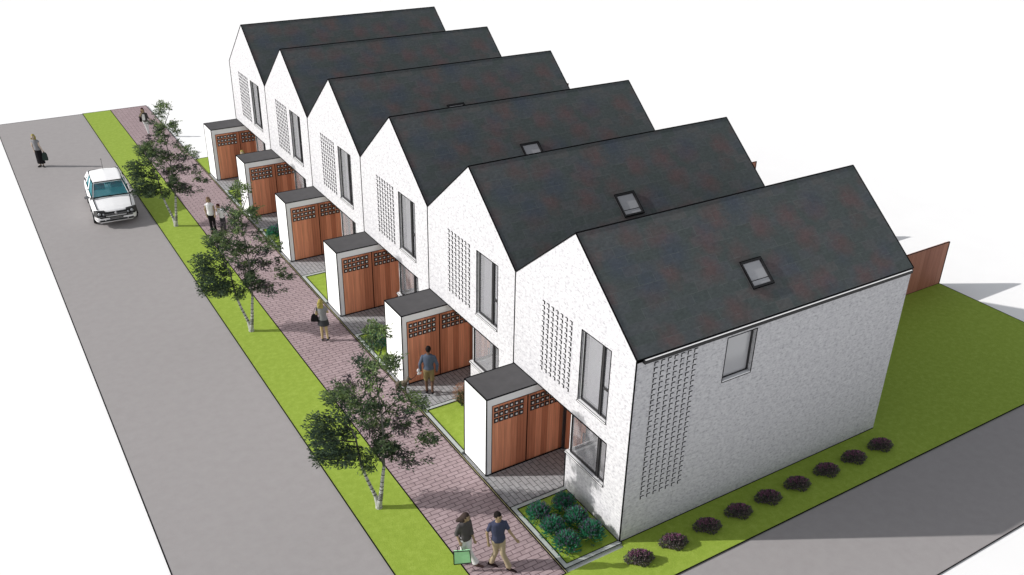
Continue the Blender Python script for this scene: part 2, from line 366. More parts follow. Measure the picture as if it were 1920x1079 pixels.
def make_house(loc, label, first):
    root = thing('terraced_house', loc, label, 'house', 'gabled terraced houses in a row')
    e = .004; y0, y1 = e, W - e
    # walls
    b = MB()
    win = rect(1.06, 3.59, 2.44, 6.01)
    outer = [(y0, 0), (2.87, 0), (2.87, 1.40), (.95, 1.40), (.95, 2.97), (y1, 2.97), (y1, HE - .004), (W / 2, HR - .004), (y0, HE - .004)]
    slab(b, outer, [win], 0, 0, .30, 'brick_y', 'inner', 'brick_x')
    back = [(y0, 0), (y1, 0), (y1, HE - .01), (W / 2, HR - .01), (y0, HE - .01)]
    slab(b, back, [rect(.6, .15, 5.2, 2.6), rect(.8, 4.0, 2.6, 6.0), rect(3.4, 4.0, 5.2, 6.0)], 0, D, D - .3, 'brick_y', 'inner', 'brick_x')
    side_h = [rect(3.27, 4.52, 4.41, 6.01)] if first else []
    slab(b, rect(.302, 0, D - .302, HE - .12), side_h, 1, y0, .25, 'brick_x', 'inner')
    b.box((.302, y0 + .001, HE - .118), (D - .302, .03, HE - .005), 'brick_x')
    b.box((1.1, y1 - .25, 0), (D - .302, y1, HE - .12), 'inner'); b.box((.302, y1 - .25, 2.97), (1.1, y1, HE - .12), 'inner')
    b.box((.302, .252, 2.975), (D - .302, y1 - .252, 3.30), 'inner')       # first floor
    b.box((.302, .252, .0), (1.0, 2.70, .12), 'inner'); b.box((1.12, .252, .0), (D - .302, y1 - .252, .12), 'inner')
    # inside walls; white ceiling and near partitions added to brighten the rooms
    b.box((.302, .252, 6.16), (D - .302, y1 - .252, 6.2), 'inner'); b.box((.302, 2.62, 3.302), (2.4, 2.72, 6.15), 'inner'); b.box((2.4, .252, 3.302), (2.5, 2.72, 6.15), 'inner'); b.box((2.6, .252, .121), (2.7, 3.2, 2.97), 'inner')
    b.box((1.0, 2.6, .0), (1.1, 2.87, 1.40), 'brick_x'); b.box((.302, 2.70, 0), (1.0, 2.87, 1.40), 'brick_x')
    # dark joints along the edges of the white brick
    b.bar((0, y0, 0), (0, y0, HE), LW); b.bar((0, y0, HE), (0, W / 2, HR), LW); b.bar((0, W / 2, HR), (0, y1, HE), LW)
    if loc[1] > 29: b.bar((0, y1, 0), (0, y1, HE), .04)
    b.bar((0, 2.87, 0), (0, 2.87, 1.4), LW); b.bar((0, .95, 2.97), (0, W, 2.97), LW); b.bar((0, y0, .05), (0, 2.87, .05), LW)
    b.loop([(0, 1.06, 3.59), (0, 2.44, 3.59), (0, 2.44, 6.01), (0, 1.06, 6.01)], .022)
    b.loop([(0, .95, 2.97), (0, .95, 1.40), (0, 2.87, 1.40)], .022, closed=False)
    if first:
        b.bar((0, 0, .03), (D, 0, .03), .03); b.loop([(3.27, 0, 4.52), (4.41, 0, 4.52), (4.41, 0, 6.01), (3.27, 0, 6.01)], .018)
    b.build('wall', root)
    for ya, yb, za, zb in ((.6, 5.2, .15, 2.6), (.8, 2.6, 4.0, 6.0), (3.4, 5.2, 4.0, 6.0)):  # unseen rear openings, added to let daylight into the rooms
        b = MB(); ym = (ya + yb) / 2
        b.box((D - .1, ya, za), (D - .04, yb, za + .07), 'frame'); b.box((D - .1, ya, zb - .07), (D - .04, yb, zb), 'frame')
        for y_ in (ya, ym - .035, yb - .07): b.box((D - .098, y_, za + .071), (D - .042, y_ + .07, zb - .071), 'frame')
        b.build('rear_window', root)
    # roof
    b = MB(); t = .10; x0, x1 = .02, D + .06
    for ya, yb in ((0, W / 2), (W, W / 2)):
        ya2 = ya + (e if ya == 0 else -e)
        sgn = 1 if ya == 0 else -1
        top = [(x0, ya2, HE), (x1, ya2, HE), (x1, yb, HR), (x0, yb, HR)]; bot = [(p[0], p[1], p[2] - t) for p in top]
        b.hexa(bot if sgn > 0 else bot[::-1], top if sgn > 0 else top[::-1], 'slate')
    b.bar((0, W / 2, HR + .004), (x1, W / 2, HR + .004), .032)
    b.bar((x1, 0, HE), (x1, W / 2, HR), .03); b.bar((x1, W / 2, HR), (x1, W, HE), .03)
    if first: b.bar((0, 0, HE), (x1, 0, HE), .02)
    roof = b.build('roof', root)
    # rooflight
    n = Vector((0, -(HR - HE) / 3, 1)).normalized(); sl = Vector((0, 3, HR - HE)).normalized(); ex = Vector((1, 0, 0))
    def rp(x, s, hgt): return Vector((x, 0, HE)) + sl * s + n * hgt
    s0, s1 = .68 / math.cos(math.atan2(HR - HE, 3)), 1.365 / math.cos(math.atan2(HR - HE, 3)); xa, xb = 4.73, 5.57
    b = MB()
    def rbox(x_0, x_1, a, c, h0, h1, m): b.hexa([rp(x_0, a, h0), rp(x_1, a, h0), rp(x_1, c, h0), rp(x_0, c, h0)], [rp(x_0, a, h1), rp(x_1, a, h1), rp(x_1, c, h1), rp(x_0, c, h1)], m)
    f = .085
    for m_, off, hh in (('frame', 0, .05), ('black', .022, .075)):
        o_ = off
        rbox(xa + o_, xb - o_, s0 + o_, s0 + f - (.03 if off else 0), .001, hh, m_); rbox(xa + o_, xb - o_, s1 - f + (.03 if off else 0), s1 - o_, .001, hh, m_)
        rbox(xa + o_, xa + f - (.03 if off else 0), s0 + f, s1 - f, .001, hh, m_); rbox(xb - f + (.03 if off else 0), xb - o_, s0 + f, s1 - f, .001, hh, m_)
    b.loop([rp(xa, s0, .05), rp(xb, s0, .05), rp(xb, s1, .05), rp(xa, s1, .05)], .018)
    sk = b.build('skylight', roof)
    b = MB(); b.quad(rp(xa + f, s0 + f, .03), rp(xb - f, s0 + f, .03), rp(xb - f, s1 - f, .03), rp(xa + f, s1 - f, .03), 'roofglass')
    b.bar(rp(xa + f, s0 + f + .16, .034), rp(xb - f, s0 + f + .16, .034), .014)
    o = b.build('skylight_pane', roof)
    # upper window
    def win_frame(y_a, y_b, z_a, z_b, x, mull, trans, closed_left=True):
        b = MB(); w = .07; dpt = .07
        b.box((x, y_a, z_a), (x + dpt, y_a + w, z_b), 'frame'); b.box((x, y_b - w, z_a), (x + dpt, y_b, z_b), 'frame')
        b.box((x, y_a + w, z_a), (x + dpt, y_b - w, z_a + w), 'frame'); b.box((x, y_a + w, z_b - w), (x + dpt, y_b - w, z_b), 'frame')
        b.box((x - .012, mull - .045, z_a + w), (x + dpt, mull + .045, z_b - w), 'frame')
        if trans: b.box((x, y_a + w, trans - .035), (x + dpt, mull - .045, trans + .035), 'frame')
        for (p, q) in (((x - .004, y_a + w, z_a + w), (x - .004, y_a + w, z_b)), ((x - .004, y_b - w, z_a + w), (x - .004, y_b - w, z_b)), ((x - .004, y_a, z_a + w), (x - .004, y_b, z_a + w)),
                       ((x - .016, mull - .045, z_a), (x - .016, mull - .045, z_b)), ((x - .016, mull + .045, z_a), (x - .016, mull + .045, z_b))):
            b.bar(p, q, .014, 'black')
        b.bar((x + .01, y_b - .03, z_a), (x + .01, y_b - .03, z_b), .03, 'sill')
        return b
    wd = win_frame(1.07, 2.43, 3.645, 6.005, .065, 1.46, 4.62).build('window', root)
    b = MB(); b.quad((.10, 1.1, 5.98), (.10, 2.4, 5.98), (.10, 2.4, 3.66), (.10, 1.1, 3.66), 'glass'); b.build('pane', wd)
    b = MB(); b.box((-.03, 1.05, 3.585), (.065, 2.45, 3.64), 'sill'); b.loop([(-.031, 1.05, 3.64), (-.031, 2.45, 3.64), (-.031, 2.45, 3.585), (-.031, 1.05, 3.585)], .014); b.build('sill', wd)
    # corner window on the ground floor
    b = win_frame(.96, 2.80, 1.47, 2.96, .065, 1.36, None)
    b.box((.07, 2.725, 1.475), (.145, 2.81, 2.955), 'frame'); b.box((.145, 2.74, 1.47), (1.08, 2.80, 1.54), 'frame'); b.box((.145, 2.74, 2.90), (1.08, 2.80, 2.96), 'frame')
    b.box((1.0, 2.74, 1.54), (1.08, 2.80, 2.90), 'frame')
    wd = b.build('corner_window', root)
    b = MB(); b.quad((.10, 1.0, 2.93), (.10, 2.77, 2.93), (.10, 2.77, 1.5), (.10, 1.0, 1.5), 'glass'); b.quad((.12, 2.77, 1.5), (1.05, 2.77, 1.5), (1.05, 2.77, 2.93), (.12, 2.77, 2.93), 'glass'); b.build('pane', wd)
    b = MB(); b.box((-.03, .95, 1.405), (.065, 2.9, 1.465), 'sill'); b.box((.065, 2.82, 1.405), (1.08, 2.9, 1.465), 'sill')
    b.loop([(-.031, .95, 1.465), (-.031, 2.9, 1.465), (-.031, 2.9, 1.405), (-.031, .95, 1.405)], .014); b.build('sill', wd)
    # recessed front door with a sidelight
    b = MB(); b.box((1.12, 3.3, .05), (1.2, 4.45, 2.97), 'timber_y'); b.box((1.06, 3.24, .05), (1.2, 3.3, 2.97), 'frame'); b.box((1.06, 4.45, .05), (1.2, 4.55, 2.97), 'frame')
    b.box((1.06, 2.88, .05), (1.14, 2.94, 2.97), 'frame')
    dr = b.build('front_door', root)
    b = MB(); b.quad((1.1, 2.94, .06), (1.1, 3.24, .06), (1.1, 3.24, 2.95), (1.1, 2.94, 2.95), 'glass'); b.build('sidelight', dr)
    b = MB(); b.box((1.04, 3.38, 1.0), (1.08, 3.42, 1.4), 'black'); b.box((1.08, 3.39, 1.05), (1.12, 3.41, 1.08), 'black'); b.box((1.08, 3.39, 1.32), (1.12, 3.41, 1.35), 'black'); b.build('door_handle', dr)
    brick_screen(root, None, 7, 14, 2.92, 4.47, 3.61, 6.02, 0)
    if first:
        brick_screen(root, 'tall brick screen on the shaded end wall', 7, 27, .64, 2.17, 1.36, 6.03, 1, 'side_brick_screen')
        b = MB(); x = .12; w = .06
        xa, xb, za, zb = 3.28, 4.40, 4.53, 6.00
        for p, q in (((xa, za), (xa + w, zb)), ((xb - w, za), (xb, zb)), ((xa + w, za), (xb - w, za + w)), ((xa + w, zb - w), (xb - w, zb))):
            b.box((p[0], x, p[1]), (q[0], x + .06, q[1]), 'frame')
        b.box((xa, .0, za - .0), (xb, x, za + .035), 'sill')
        b.bar((xb - w, x - .004, za), (xb - w, x - .004, zb), .014, 'black'); b.bar((xa, x - .004, za + w), (xb, x - .004, za + w), .014, 'black')
        wd = b.build('side_window', root)
        b = MB(); b.quad((xa, x + .03, za), (xb, x + .03, za), (xb, x + .03, zb), (xa, x + .03, zb), 'roofglass'); b.build('pane', wd)
        b = MB(); b.box((.22, -.10, 6.155), (11.1, -.006, 6.20), 'black'); b.box((.22, -.104, 6.2), (11.1, -.09, 6.262), 'black'); b.box((.22, -.088, 6.2), (11.1, -.03, 6.255), 'sill')
        b.box((.20, -.105, 6.15), (.22, -.006, 6.265), 'black'); b.box((.22, -.03, 6.2), (11.1, -.006, 6.262), 'black')
        b.build('gutter', root)
    return root
HL = ['white brick gabled house at the near end, with gutter and grey side wall',
      'white brick gabled house, second from the near end, man with dog before its store',
      'white brick gabled house, third from the near end',
      'white brick gabled house, fourth from the near end, only its rooflight top showing',
      'white brick gabled house, fifth from the near end, next to the last',
      'white brick gabled house at the far end of the row']
make_house((0, 0, 0), HL[0], True)
h2 = make_house((0, 6, 0), HL[1], False)
for i in range(2, 5): dup(h2, (0, 6 * i, 0), HL[i])
make_house((0, 30, 0), HL[5], False)

# ------------------------------------------------------------------ storage boxes
def make_store(loc, label):
    root = thing('bin_store', loc, label, 'bin store', 'flat roofed stores in front of the houses')
    y0, y1, x0, x1, zt = 4.56, 5.96, -1.86, 1.09, 2.955
    b = MB()
    b.box((x0, y0, 0), (x0 + .2, y1, zt - .004), 'render'); b.box((x0 + .2, y0, zt - .29), (-.005, y1, zt - .004), 'render'); b.box((-.005, y0, 2.67), (x1, y1, 2.962), 'render')
    b.box((x0 + .2, y1 - .1, 0), (x1, y1, zt - .29), 'render')
    b.bar((x0, y0, 0), (x0, y0, zt), LW); b.bar((x0, y1, 0), (x0, y1, zt), LW); b.bar((x0, y0, zt), (x0, y1, zt), LW); b.bar((x0, y0, zt), (0, y0, zt), LW)
    b.bar((x0, y0, .045), (x1, y0, .045), LW); b.bar((x0 + .2, y0, 0), (x0 + .2, y0, 2.67), .018); b.bar((x0 + .2, y0, 2.67), (x1, y0, 2.67), .018); b.bar((x0, y0, .04), (x0, y1, .04), LW)
    b.build('shell', root)
    b = MB(); b.box((x0 + .012, y0 + .012, zt - .003), (-.012, y1, zt + .006), 'flat'); b.bar((x0, y1, zt), (0, y1, zt), LW); b.build('flat_roof', root)
    for k, (xa, xb) in enumerate(((x0 + .21, -.335), (-.325, 1.085))):
        b = MB(); b.box((xa, y0 + .03, .05), (xb, y0 + .09, 2.66), 'timber'); b.bar((xb if k == 0 else xa, y0 + .028, .05), (xb if k == 0 else xa, y0 + .028, 2.66), .02)
        d = b.build('store_door', root)
        v = MB(); w0 = xa + .075 if k == 0 else xa + .10
        v.box((w0 - .03, y0 + .026, 2.56 - .61), (w0 + 5 * .185 + .18, y0 + .0295, 2.59), 'timber')
        for c in range(6):
            for r in range(3):
                x = w0 + c * .185; z = 2.56 - r * .205
                v.box((x, y0 + .012, z - .165), (x + .155, y0 + .029, z), 'black')
                v.box((x + .05, y0 + .004, z - .112), (x + .115, y0 + .011, z - .05), 'sill')
        v.build('vent_grid', d)
    return root
SL = ['white store with two cedar doors by the near end house and its planted bed',
      'white store with cedar doors behind the man in the blue jumper',
      'white store with cedar doors, third from the near end of the row',
      'white store with cedar doors, fourth from the near end',
      'white store with cedar doors, next to the farthest store',
      'farthest white store with cedar doors and a blonde head before it']
s1 = make_store((0, 0, 0), SL[0])
for i in range(1, 6): dup(s1, (0, 6 * i, 0), SL[i])

# ------------------------------------------------------------------ fences
def make_fence(loc, label):
    root = thing('garden_fence', loc, label, 'fence', 'timber fences between the rear gardens')
    L = 23.1 - D - .08
    b = MB(); b.box((.02, -.03, 0), (L, .03, 2.13), 'fence'); b.loop([(.02, -.03, .02), (L, -.03, .02), (L, -.03, 2.13), (.02, -.03, 2.13)], .03); b.build('board_panel', root)
    for k in range(5):
        p = MB(); p.box((.15 + k * (L - .3) / 4 - .05, .031, 0), (.15 + k * (L - .3) / 4 + .05, .11, 2.08), 'fence'); p.build('post', root)
    return root
FL = {1: 'reddish timber garden fence standing on the open lawn past the near house', 2: 'timber garden fence behind the roof of the second house', 3: 'timber fence whose corner peeks past the third roof, near the middle of the row',
      4: 'timber garden fence behind the roofs, between the fourth and fifth gardens', 5: 'timber garden fence behind the fifth house', 6: 'farthest timber fence, a sliver of it showing behind the roofs'}
f1 = make_fence((D + .08, 6, 0), FL[1])
for k in (3, 6): dup(f1, (D + .08, 6 * k, 0), FL[k])
for k in (2, 4, 5): dup(f1, (D + .08, 6 * k, 0), FL[k])

# ------------------------------------------------------------------ foliage
class Leaves:
    def __init__(s): s.v = []; s.f = []; s.c = []
    def leaf(s, p, L, w, d, up, c):
        d = d.normalized(); sd = d.cross(up)
        if sd.length < 1e-3: sd = Vector((1, 0, 0))
        sd.normalize(); n = len(s.v)
        s.v += [p, p + d * L * .45 + sd * w, p + d * L, p + d * L * .45 - sd * w]; s.f.append((n, n + 1, n + 2, n + 3)); s.c.append(c)
    def build(s, name, parent, loc=(0, 0, 0)):
        me = bpy.data.meshes.new(name); me.from_pydata([tuple(v) for v in s.v], [], s.f); me.materials.append(M['leaf'])
        a = me.color_attributes.new('tone', 'FLOAT_COLOR', 'CORNER')
        arr = np.ones((len(s.f), 4, 4), dtype=np.float32); arr[:, :, :3] = np.array(s.c, dtype=np.float32)[:, None, :]
        a.data.foreach_set('color', arr.ravel())
        o = bpy.data.objects.new(name, me); col.objects.link(o); o.parent = parent; o.location = loc; return o
def rv(r=rng):
    while True:
        v = Vector((r.uniform(-1, 1), r.uniform(-1, 1), r.uniform(-1, 1)))
        if .01 < v.length < 1: return v
ER = Vector((.845, -.535, 0)); ED = Vector((-.535, -.845, 0)); EZ = Vector((0, 0, 1))     # to the right / towards the street viewer
def make_tree(loc, label):
    root = thing('birch_tree', loc, label, 'tree', 'young birch trees on the verge')
    r = random.Random(11)
    P = lambda u, h, d=0.: ER * u + ED * d + EZ * h
    sx, sz = 1 / 188., 1 / 160.
    def Q(X, Y, d=0.): return P((X - 390) * sx + .12 * min(1, max(0, (1062 - Y) / 300)), (1062 - Y) * sz, d)
    t = MB()
    t.tube([Q(392, 1068), Q(392, 1045), Q(398, 1010, .02), Q(404, 960, .02), Q(408, 890, .03), Q(416, 800, .05)],
           [.115, .10, .075, .062, .055, .046], 'bark', 9)
    t.tube([Q(416, 800, .05), Q(412, 700, .08), Q(420, 600, .05), Q(408, 470, 0), Q(398, 340, 0), Q(392, 200, 0), Q(385, 110, 0)], [.044, .034, .028, .022, .016, .011, .006], 'greybark', 9)
    t.tube([Q(388, 1045), Q(372, 1000, -.03), Q(350, 960, -.06), Q(320, 905, -.1), Q(285, 830, -.15)],
           [.09, .062, .052, .047, .042], 'bark', 9)
    t.tube([Q(285, 830, -.15), Q(270, 740, -.1), Q(262, 650, -.05), Q(235, 570, 0), Q(190, 480, .05)],
           [.040, .032, .024, .016, .008], 'greybark', 9)
    for pl_, hs_ in (([(398, 1010, .02, .075), (404, 960, .02, .062), (408, 890, .03, .055), (416, 800, .05, .048)], (.05, .25, .45, .62, .8, 1.2, 1.5, 1.9, 2.4, 2.8)),
                     ([(372, 1000, -.03, .062), (350, 960, -.06, .052), (320, 905, -.1, .047), (285, 830, -.15, .042)], (.3, .7, 1.1, 1.5, 1.9, 2.3, 2.8))):
        for h_ in hs_:
            k0 = int(h_); q_ = h_ - k0; a_, b_ = pl_[k0], pl_[k0 + 1]
            X, Y, d_, rr_ = [a_[j] + (b_[j] - a_[j]) * q_ for j in range(4)]
            c = Q(X, Y, d_); ax_ = (Q(*b_[:3]) - Q(*a_[:3])).normalized() * .014
            t.tube([c - ax_, c + ax_], rr_ * 1.06, 'darkbark', 9)
    t.build('trunk', root, smooth=False)
    t = MB()
    limbs = [[(278, 800), (310, 790), (350, 770)], [(270, 740), (200, 760), (120, 770), (60, 760)], [(264, 670), (200, 640), (120, 620), (60, 620)], [(250, 600), (180, 560), (110, 530)],
             [(415, 760), (460, 740), (520, 730), (570, 740)], [(418, 640), (480, 590), (560, 560), (650, 590)], [(408, 520), (460, 480), (540, 440), (600, 400)], [(408, 500), (340, 460), (260, 430), (160, 420)],
             [(400, 380), (440, 300), (490, 240)], [(395, 300), (350, 230), (310, 190)], [(416, 700), (370, 700), (330, 640)], [(412, 560), (360, 520), (320, 400)], [(396, 250), (430, 170), (450, 100)], [(416, 690), (520, 690), (640, 670)]]
    for i, L in enumerate(limbs):
        dd = r.uniform(-.7, .7); n = len(L)
        t.tube([Q(x, y, dd * k / (n - 1)) for k, (x, y) in enumerate(L)], [.024 * (1 - .8 * k / (n - 1)) for k in range(n)], 'darkbark', 5)
    t.build('branch', root)
    lv = Leaves()
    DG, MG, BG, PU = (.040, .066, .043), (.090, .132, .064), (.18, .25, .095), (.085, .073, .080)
    # (x, y, rx, ry, sprays, tones)
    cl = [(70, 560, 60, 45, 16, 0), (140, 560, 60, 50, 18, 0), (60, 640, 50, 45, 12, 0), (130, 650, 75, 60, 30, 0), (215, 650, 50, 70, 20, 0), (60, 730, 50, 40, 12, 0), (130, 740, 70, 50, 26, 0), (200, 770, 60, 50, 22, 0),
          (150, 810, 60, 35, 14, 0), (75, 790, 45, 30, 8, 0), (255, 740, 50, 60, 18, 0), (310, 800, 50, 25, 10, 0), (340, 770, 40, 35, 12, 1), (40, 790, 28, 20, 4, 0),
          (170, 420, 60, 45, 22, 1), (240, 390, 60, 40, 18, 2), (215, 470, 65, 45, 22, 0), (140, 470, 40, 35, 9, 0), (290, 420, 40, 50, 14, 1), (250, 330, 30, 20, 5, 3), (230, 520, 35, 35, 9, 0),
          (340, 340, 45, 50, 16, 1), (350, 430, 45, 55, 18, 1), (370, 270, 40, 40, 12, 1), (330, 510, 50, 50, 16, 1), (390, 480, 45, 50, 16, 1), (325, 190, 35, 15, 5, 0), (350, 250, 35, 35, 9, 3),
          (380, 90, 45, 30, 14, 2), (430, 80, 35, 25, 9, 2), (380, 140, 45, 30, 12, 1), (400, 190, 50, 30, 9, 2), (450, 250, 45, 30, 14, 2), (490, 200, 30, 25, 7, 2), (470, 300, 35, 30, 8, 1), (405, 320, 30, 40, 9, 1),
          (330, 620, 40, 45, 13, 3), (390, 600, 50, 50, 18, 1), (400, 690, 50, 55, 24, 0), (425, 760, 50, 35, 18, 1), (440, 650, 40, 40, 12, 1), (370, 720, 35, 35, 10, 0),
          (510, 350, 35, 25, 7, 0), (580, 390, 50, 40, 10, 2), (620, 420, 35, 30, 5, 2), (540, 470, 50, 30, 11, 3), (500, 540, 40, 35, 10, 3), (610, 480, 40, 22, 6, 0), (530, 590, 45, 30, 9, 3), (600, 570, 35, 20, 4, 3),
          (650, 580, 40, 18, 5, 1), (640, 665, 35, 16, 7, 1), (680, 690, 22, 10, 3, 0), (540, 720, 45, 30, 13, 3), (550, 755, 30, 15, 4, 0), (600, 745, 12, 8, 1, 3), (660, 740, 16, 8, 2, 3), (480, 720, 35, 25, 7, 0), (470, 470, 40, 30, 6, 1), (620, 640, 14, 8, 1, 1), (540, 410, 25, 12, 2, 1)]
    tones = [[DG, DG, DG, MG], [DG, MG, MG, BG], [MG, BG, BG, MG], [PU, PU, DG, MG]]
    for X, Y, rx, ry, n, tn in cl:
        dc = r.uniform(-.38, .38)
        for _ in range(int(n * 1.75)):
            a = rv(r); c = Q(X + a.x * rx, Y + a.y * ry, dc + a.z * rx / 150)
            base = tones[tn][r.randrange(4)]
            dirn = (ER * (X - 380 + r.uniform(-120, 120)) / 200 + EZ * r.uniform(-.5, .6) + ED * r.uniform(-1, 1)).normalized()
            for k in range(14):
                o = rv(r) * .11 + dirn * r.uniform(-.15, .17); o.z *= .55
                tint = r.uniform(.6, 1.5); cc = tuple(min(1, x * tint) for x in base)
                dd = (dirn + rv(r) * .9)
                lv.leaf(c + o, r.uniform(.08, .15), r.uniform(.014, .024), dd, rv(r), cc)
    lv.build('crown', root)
    return root
TL = ['nearest of the three birch trees, on the verge above the strolling couple', 'middle birch tree on the verge, beside the two people arm in arm', 'farthest birch tree on the verge, beside the white car']
t1 = make_tree((-5.43, 4.94, .03), TL[0])
dup(t1, (-5.45, 17.25, .03), TL[1]); dup(t1, (-5.45, 29.3, .03), TL[2])

def plant(name, loc, label, cat, group, kind, H, Rr, seed):
    root = thing(name, loc, label, cat, group)
    r = random.Random(seed); lv = Leaves(); fl = Leaves(); st = MB()
    if kind == 'lavender':
        for i in range(900):
            a = r.uniform(0, 2 * math.pi); e = math.asin(r.random() ** .62) ; L = r.uniform(.35, 1)
            tip = Vector((math.cos(a) * math.cos(e) * Rr, math.sin(a) * math.cos(e) * Rr, math.sin(e) * H * .80)) * L
            tip.z = max(.02, tip.z)
            g_ = r.uniform(.6, 1.3); lv.leaf(tip, .16, .021, Vector((tip.x, tip.y, tip.z * .6 + .18)) + rv(r) * .15, rv(r), (.062 * g_, .30 * g_, .165 * g_))
        for i in range(150):
            a = r.uniform(0, 2 * math.pi); e = math.asin(r.random() ** .5)
            d = Vector((math.cos(a) * math.cos(e) * Rr, math.sin(a) * math.cos(e) * Rr, math.sin(e) * H * .80)); 
            d2 = d * r.uniform(.98, 1.22) + Vector((0, 0, .03)); st.bar(d * .8, d2, .008, 'stem')
            for q in range(4):
                g_ = r.uniform(.6, 1.4); fl.leaf(d2 + rv(r) * .012 + Vector((0, 0, q * .018 - .03)), .045, .010, Vector((0, 0, 1)) + rv(r), rv(r), (.13 * g_, .105 * g_, .19 * g_))
    elif kind == 'heather':
        lobes = [(0, 0, .55, .62), (-.5, .1, .3, .46), (.5, -.05, .3, .48), (.1, .45, .35, .5), (-.1, -.45, .3, .48), (-.25, .1, .6, .42), (.28, .05, .62, .42)]
        for i in range(2100):
            L = lobes[r.randrange(len(lobes))]; v = rv(r); v.normalize(); v *= r.uniform(.75, 1.05) * L[3]
            p = Vector(((L[0] + v.x) * Rr, (L[1] + v.y) * Rr, max(.01, (L[2] + v.z * .85) * H * .82)))
            hgt = p.z / H
            if hgt > .72 + r.uniform(-.22, .2): base = (.27, .11, .20)
            else: base = [(.13, .13, .115), (.17, .135, .13), (.10, .12, .085), (.15, .12, .135)][r.randrange(4)]
            p = p - ED * p.dot(ED) * .42
            g_ = r.uniform(.6, 1.5)
            (fl if base[0] > .2 else lv).leaf(p, r.uniform(.045, .075), .019, v + rv(r) * .6, rv(r), tuple(x * g_ for x in base))
        st.tube([(0, 0, 0), (0, 0, .12)], [.03, .02], 'darkbark', 6)
    elif kind == 'grass':
        for i in range(260):
            a = r.uniform(0, 2 * math.pi); e = r.uniform(.5, 1.45); L = r.uniform(.5, 1)
            tip = Vector((math.cos(a) * math.cos(e) * Rr, math.sin(a) * math.cos(e) * Rr, math.sin(e) * H)) * L
            g_ = r.uniform(.6, 1.3); lv.leaf(tip * .1, tip.length, .012, tip, rv(r), (.09 * g_, .10 * g_, .05 * g_))
        for i in range(520):
            a = r.uniform(0, 2 * math.pi); e = r.uniform(.45, 1.5); q = r.uniform(.7, 1.08)
            tip = Vector((math.cos(a) * math.cos(e) * Rr, math.sin(a) * math.cos(e) * Rr, math.sin(e) * H)) * q
            g_ = r.uniform(.7, 1.3); fl.leaf(tip, .07, .011, tip + rv(r) * .3, rv(r), (.42 * g_, .24 * g_, .17 * g_))
        st.tube([(0, 0, 0), (0, 0, .2)], [.05, .03], 'darkbark', 6)
    lv.build('foliage', root); fl.build('blossom', root)
    if st.v: st.build('stem', root)
    return root
M['stem'] = plain('green_stem', (.05, .09, .04))
lav = [(-.61, 1.98), (-1.51, 2.01), (-.67, 1.25), (-1.49, 1.28), (-.61, .58), (-1.49, .56)]
LL = ['lavender clump by the house wall, top of the nearest bed', 'lavender clump in the corner where paving meets pavement in the nearest bed', 'lavender clump by the wall, middle of the nearest bed',
      'lavender clump by the kerb, middle of the nearest bed', 'lavender clump by the wall, closest to the house corner', 'lavender clump by the kerb, bottom of the nearest bed']
lp = plant('lavender_plant', (*lav[0], .05), LL[0], 'lavender', 'lavender clumps in the front beds', 'lavender', .60, .37, 3)
for i in range(1, 6): dup(lp, (*lav[i], .05), LL[i], rz=i * 1.1)
for i, (x, y, l) in enumerate(((-1.5, 13.55, 'blue lavender clump beside the third store, behind the nearest tree top'), (-1.2, 14.15, 'blue lavender clump in the third front bed, near its paving'),
                               (-1.62, 25.6, 'blue lavender clump in the fifth front bed, by the kerb'), (-1.1, 25.9, 'blue lavender clump in the fifth front bed, by the store'))):
    dup(lp, (x, y, .05), l, rz=i * .8 + .4)
hx = [.02, 1.29, 2.61, 3.88, 5.14, 6.43, 7.78, 9.10, 10.43]
HN = ['purple heather bush nearest the viewer, in sunlight on the side lawn', 'second purple heather from the near end, at the edge of the shade', 'third purple heather from the near end, below the brick screen',
      'fourth purple heather from the near end of the row', 'fifth purple heather, middle of the row along the wall', 'sixth purple heather from the near end', 'seventh purple heather, third from the far end',
      'eighth purple heather, next to the last of the row', 'farthest purple heather, by the back corner of the house']
hp = plant('heather_bush', (hx[0], -.88, .028), HN[0], 'heather', 'heather bushes along the end wall', 'heather', .42, .47, 5)
for i in range(1, 9): dup(hp, (hx[i], -.88, .028), HN[i], rz=0)
plant('feathery_plant', (-.62, 8.38, .05), 'pinkish feathery plant beside the nearest store on the second lawn', 'plant', None, 'grass', .85, .42, 9)

# ------------------------------------------------------------------ people
def skinm(n, c): M[n] = plain(n, c, .6, .25, .05, 12); return n
skinm('skin_tan', (.30, .215, .135)); skinm('skin_dark', (.115, .062, .04)); skinm('skin_pale', (.52, .42, .34)); skinm('skin_olive', (.46, .36, .19))
for n, c in {'hair_brown': (.045, .032, .028), 'hair_black': (.012, .009, .009), 'hair_blonde': (.33, .28, .08), 'hair_red': (.05, .018, .018), 'hair_tan': (.16, .10, .07),
             'navy': (.050, .056, .098), 'greytop': (.075, .07, .07), 'khaki': (.36, .29, .20), 'whitecloth': (.66, .65, .67), 'bluegrey': (.075, .095, .135), 'olive': (.19, .145, .07),
             'lightgrey': (.23, .23, .24), 'charcoal': (.045, .045, .05), 'blackcloth': (.012, .011, .013), 'shoe': (.016, .008, .009), 'mint': (.38, .72, .42), 'shoe_brown': (.09, .055, .05),
             'darkgreen': (.025, .04, .035), 'jacket': (.06, .056, .055)}.items(): M[n] = plain(n, c, .85, .1, .06, 14)
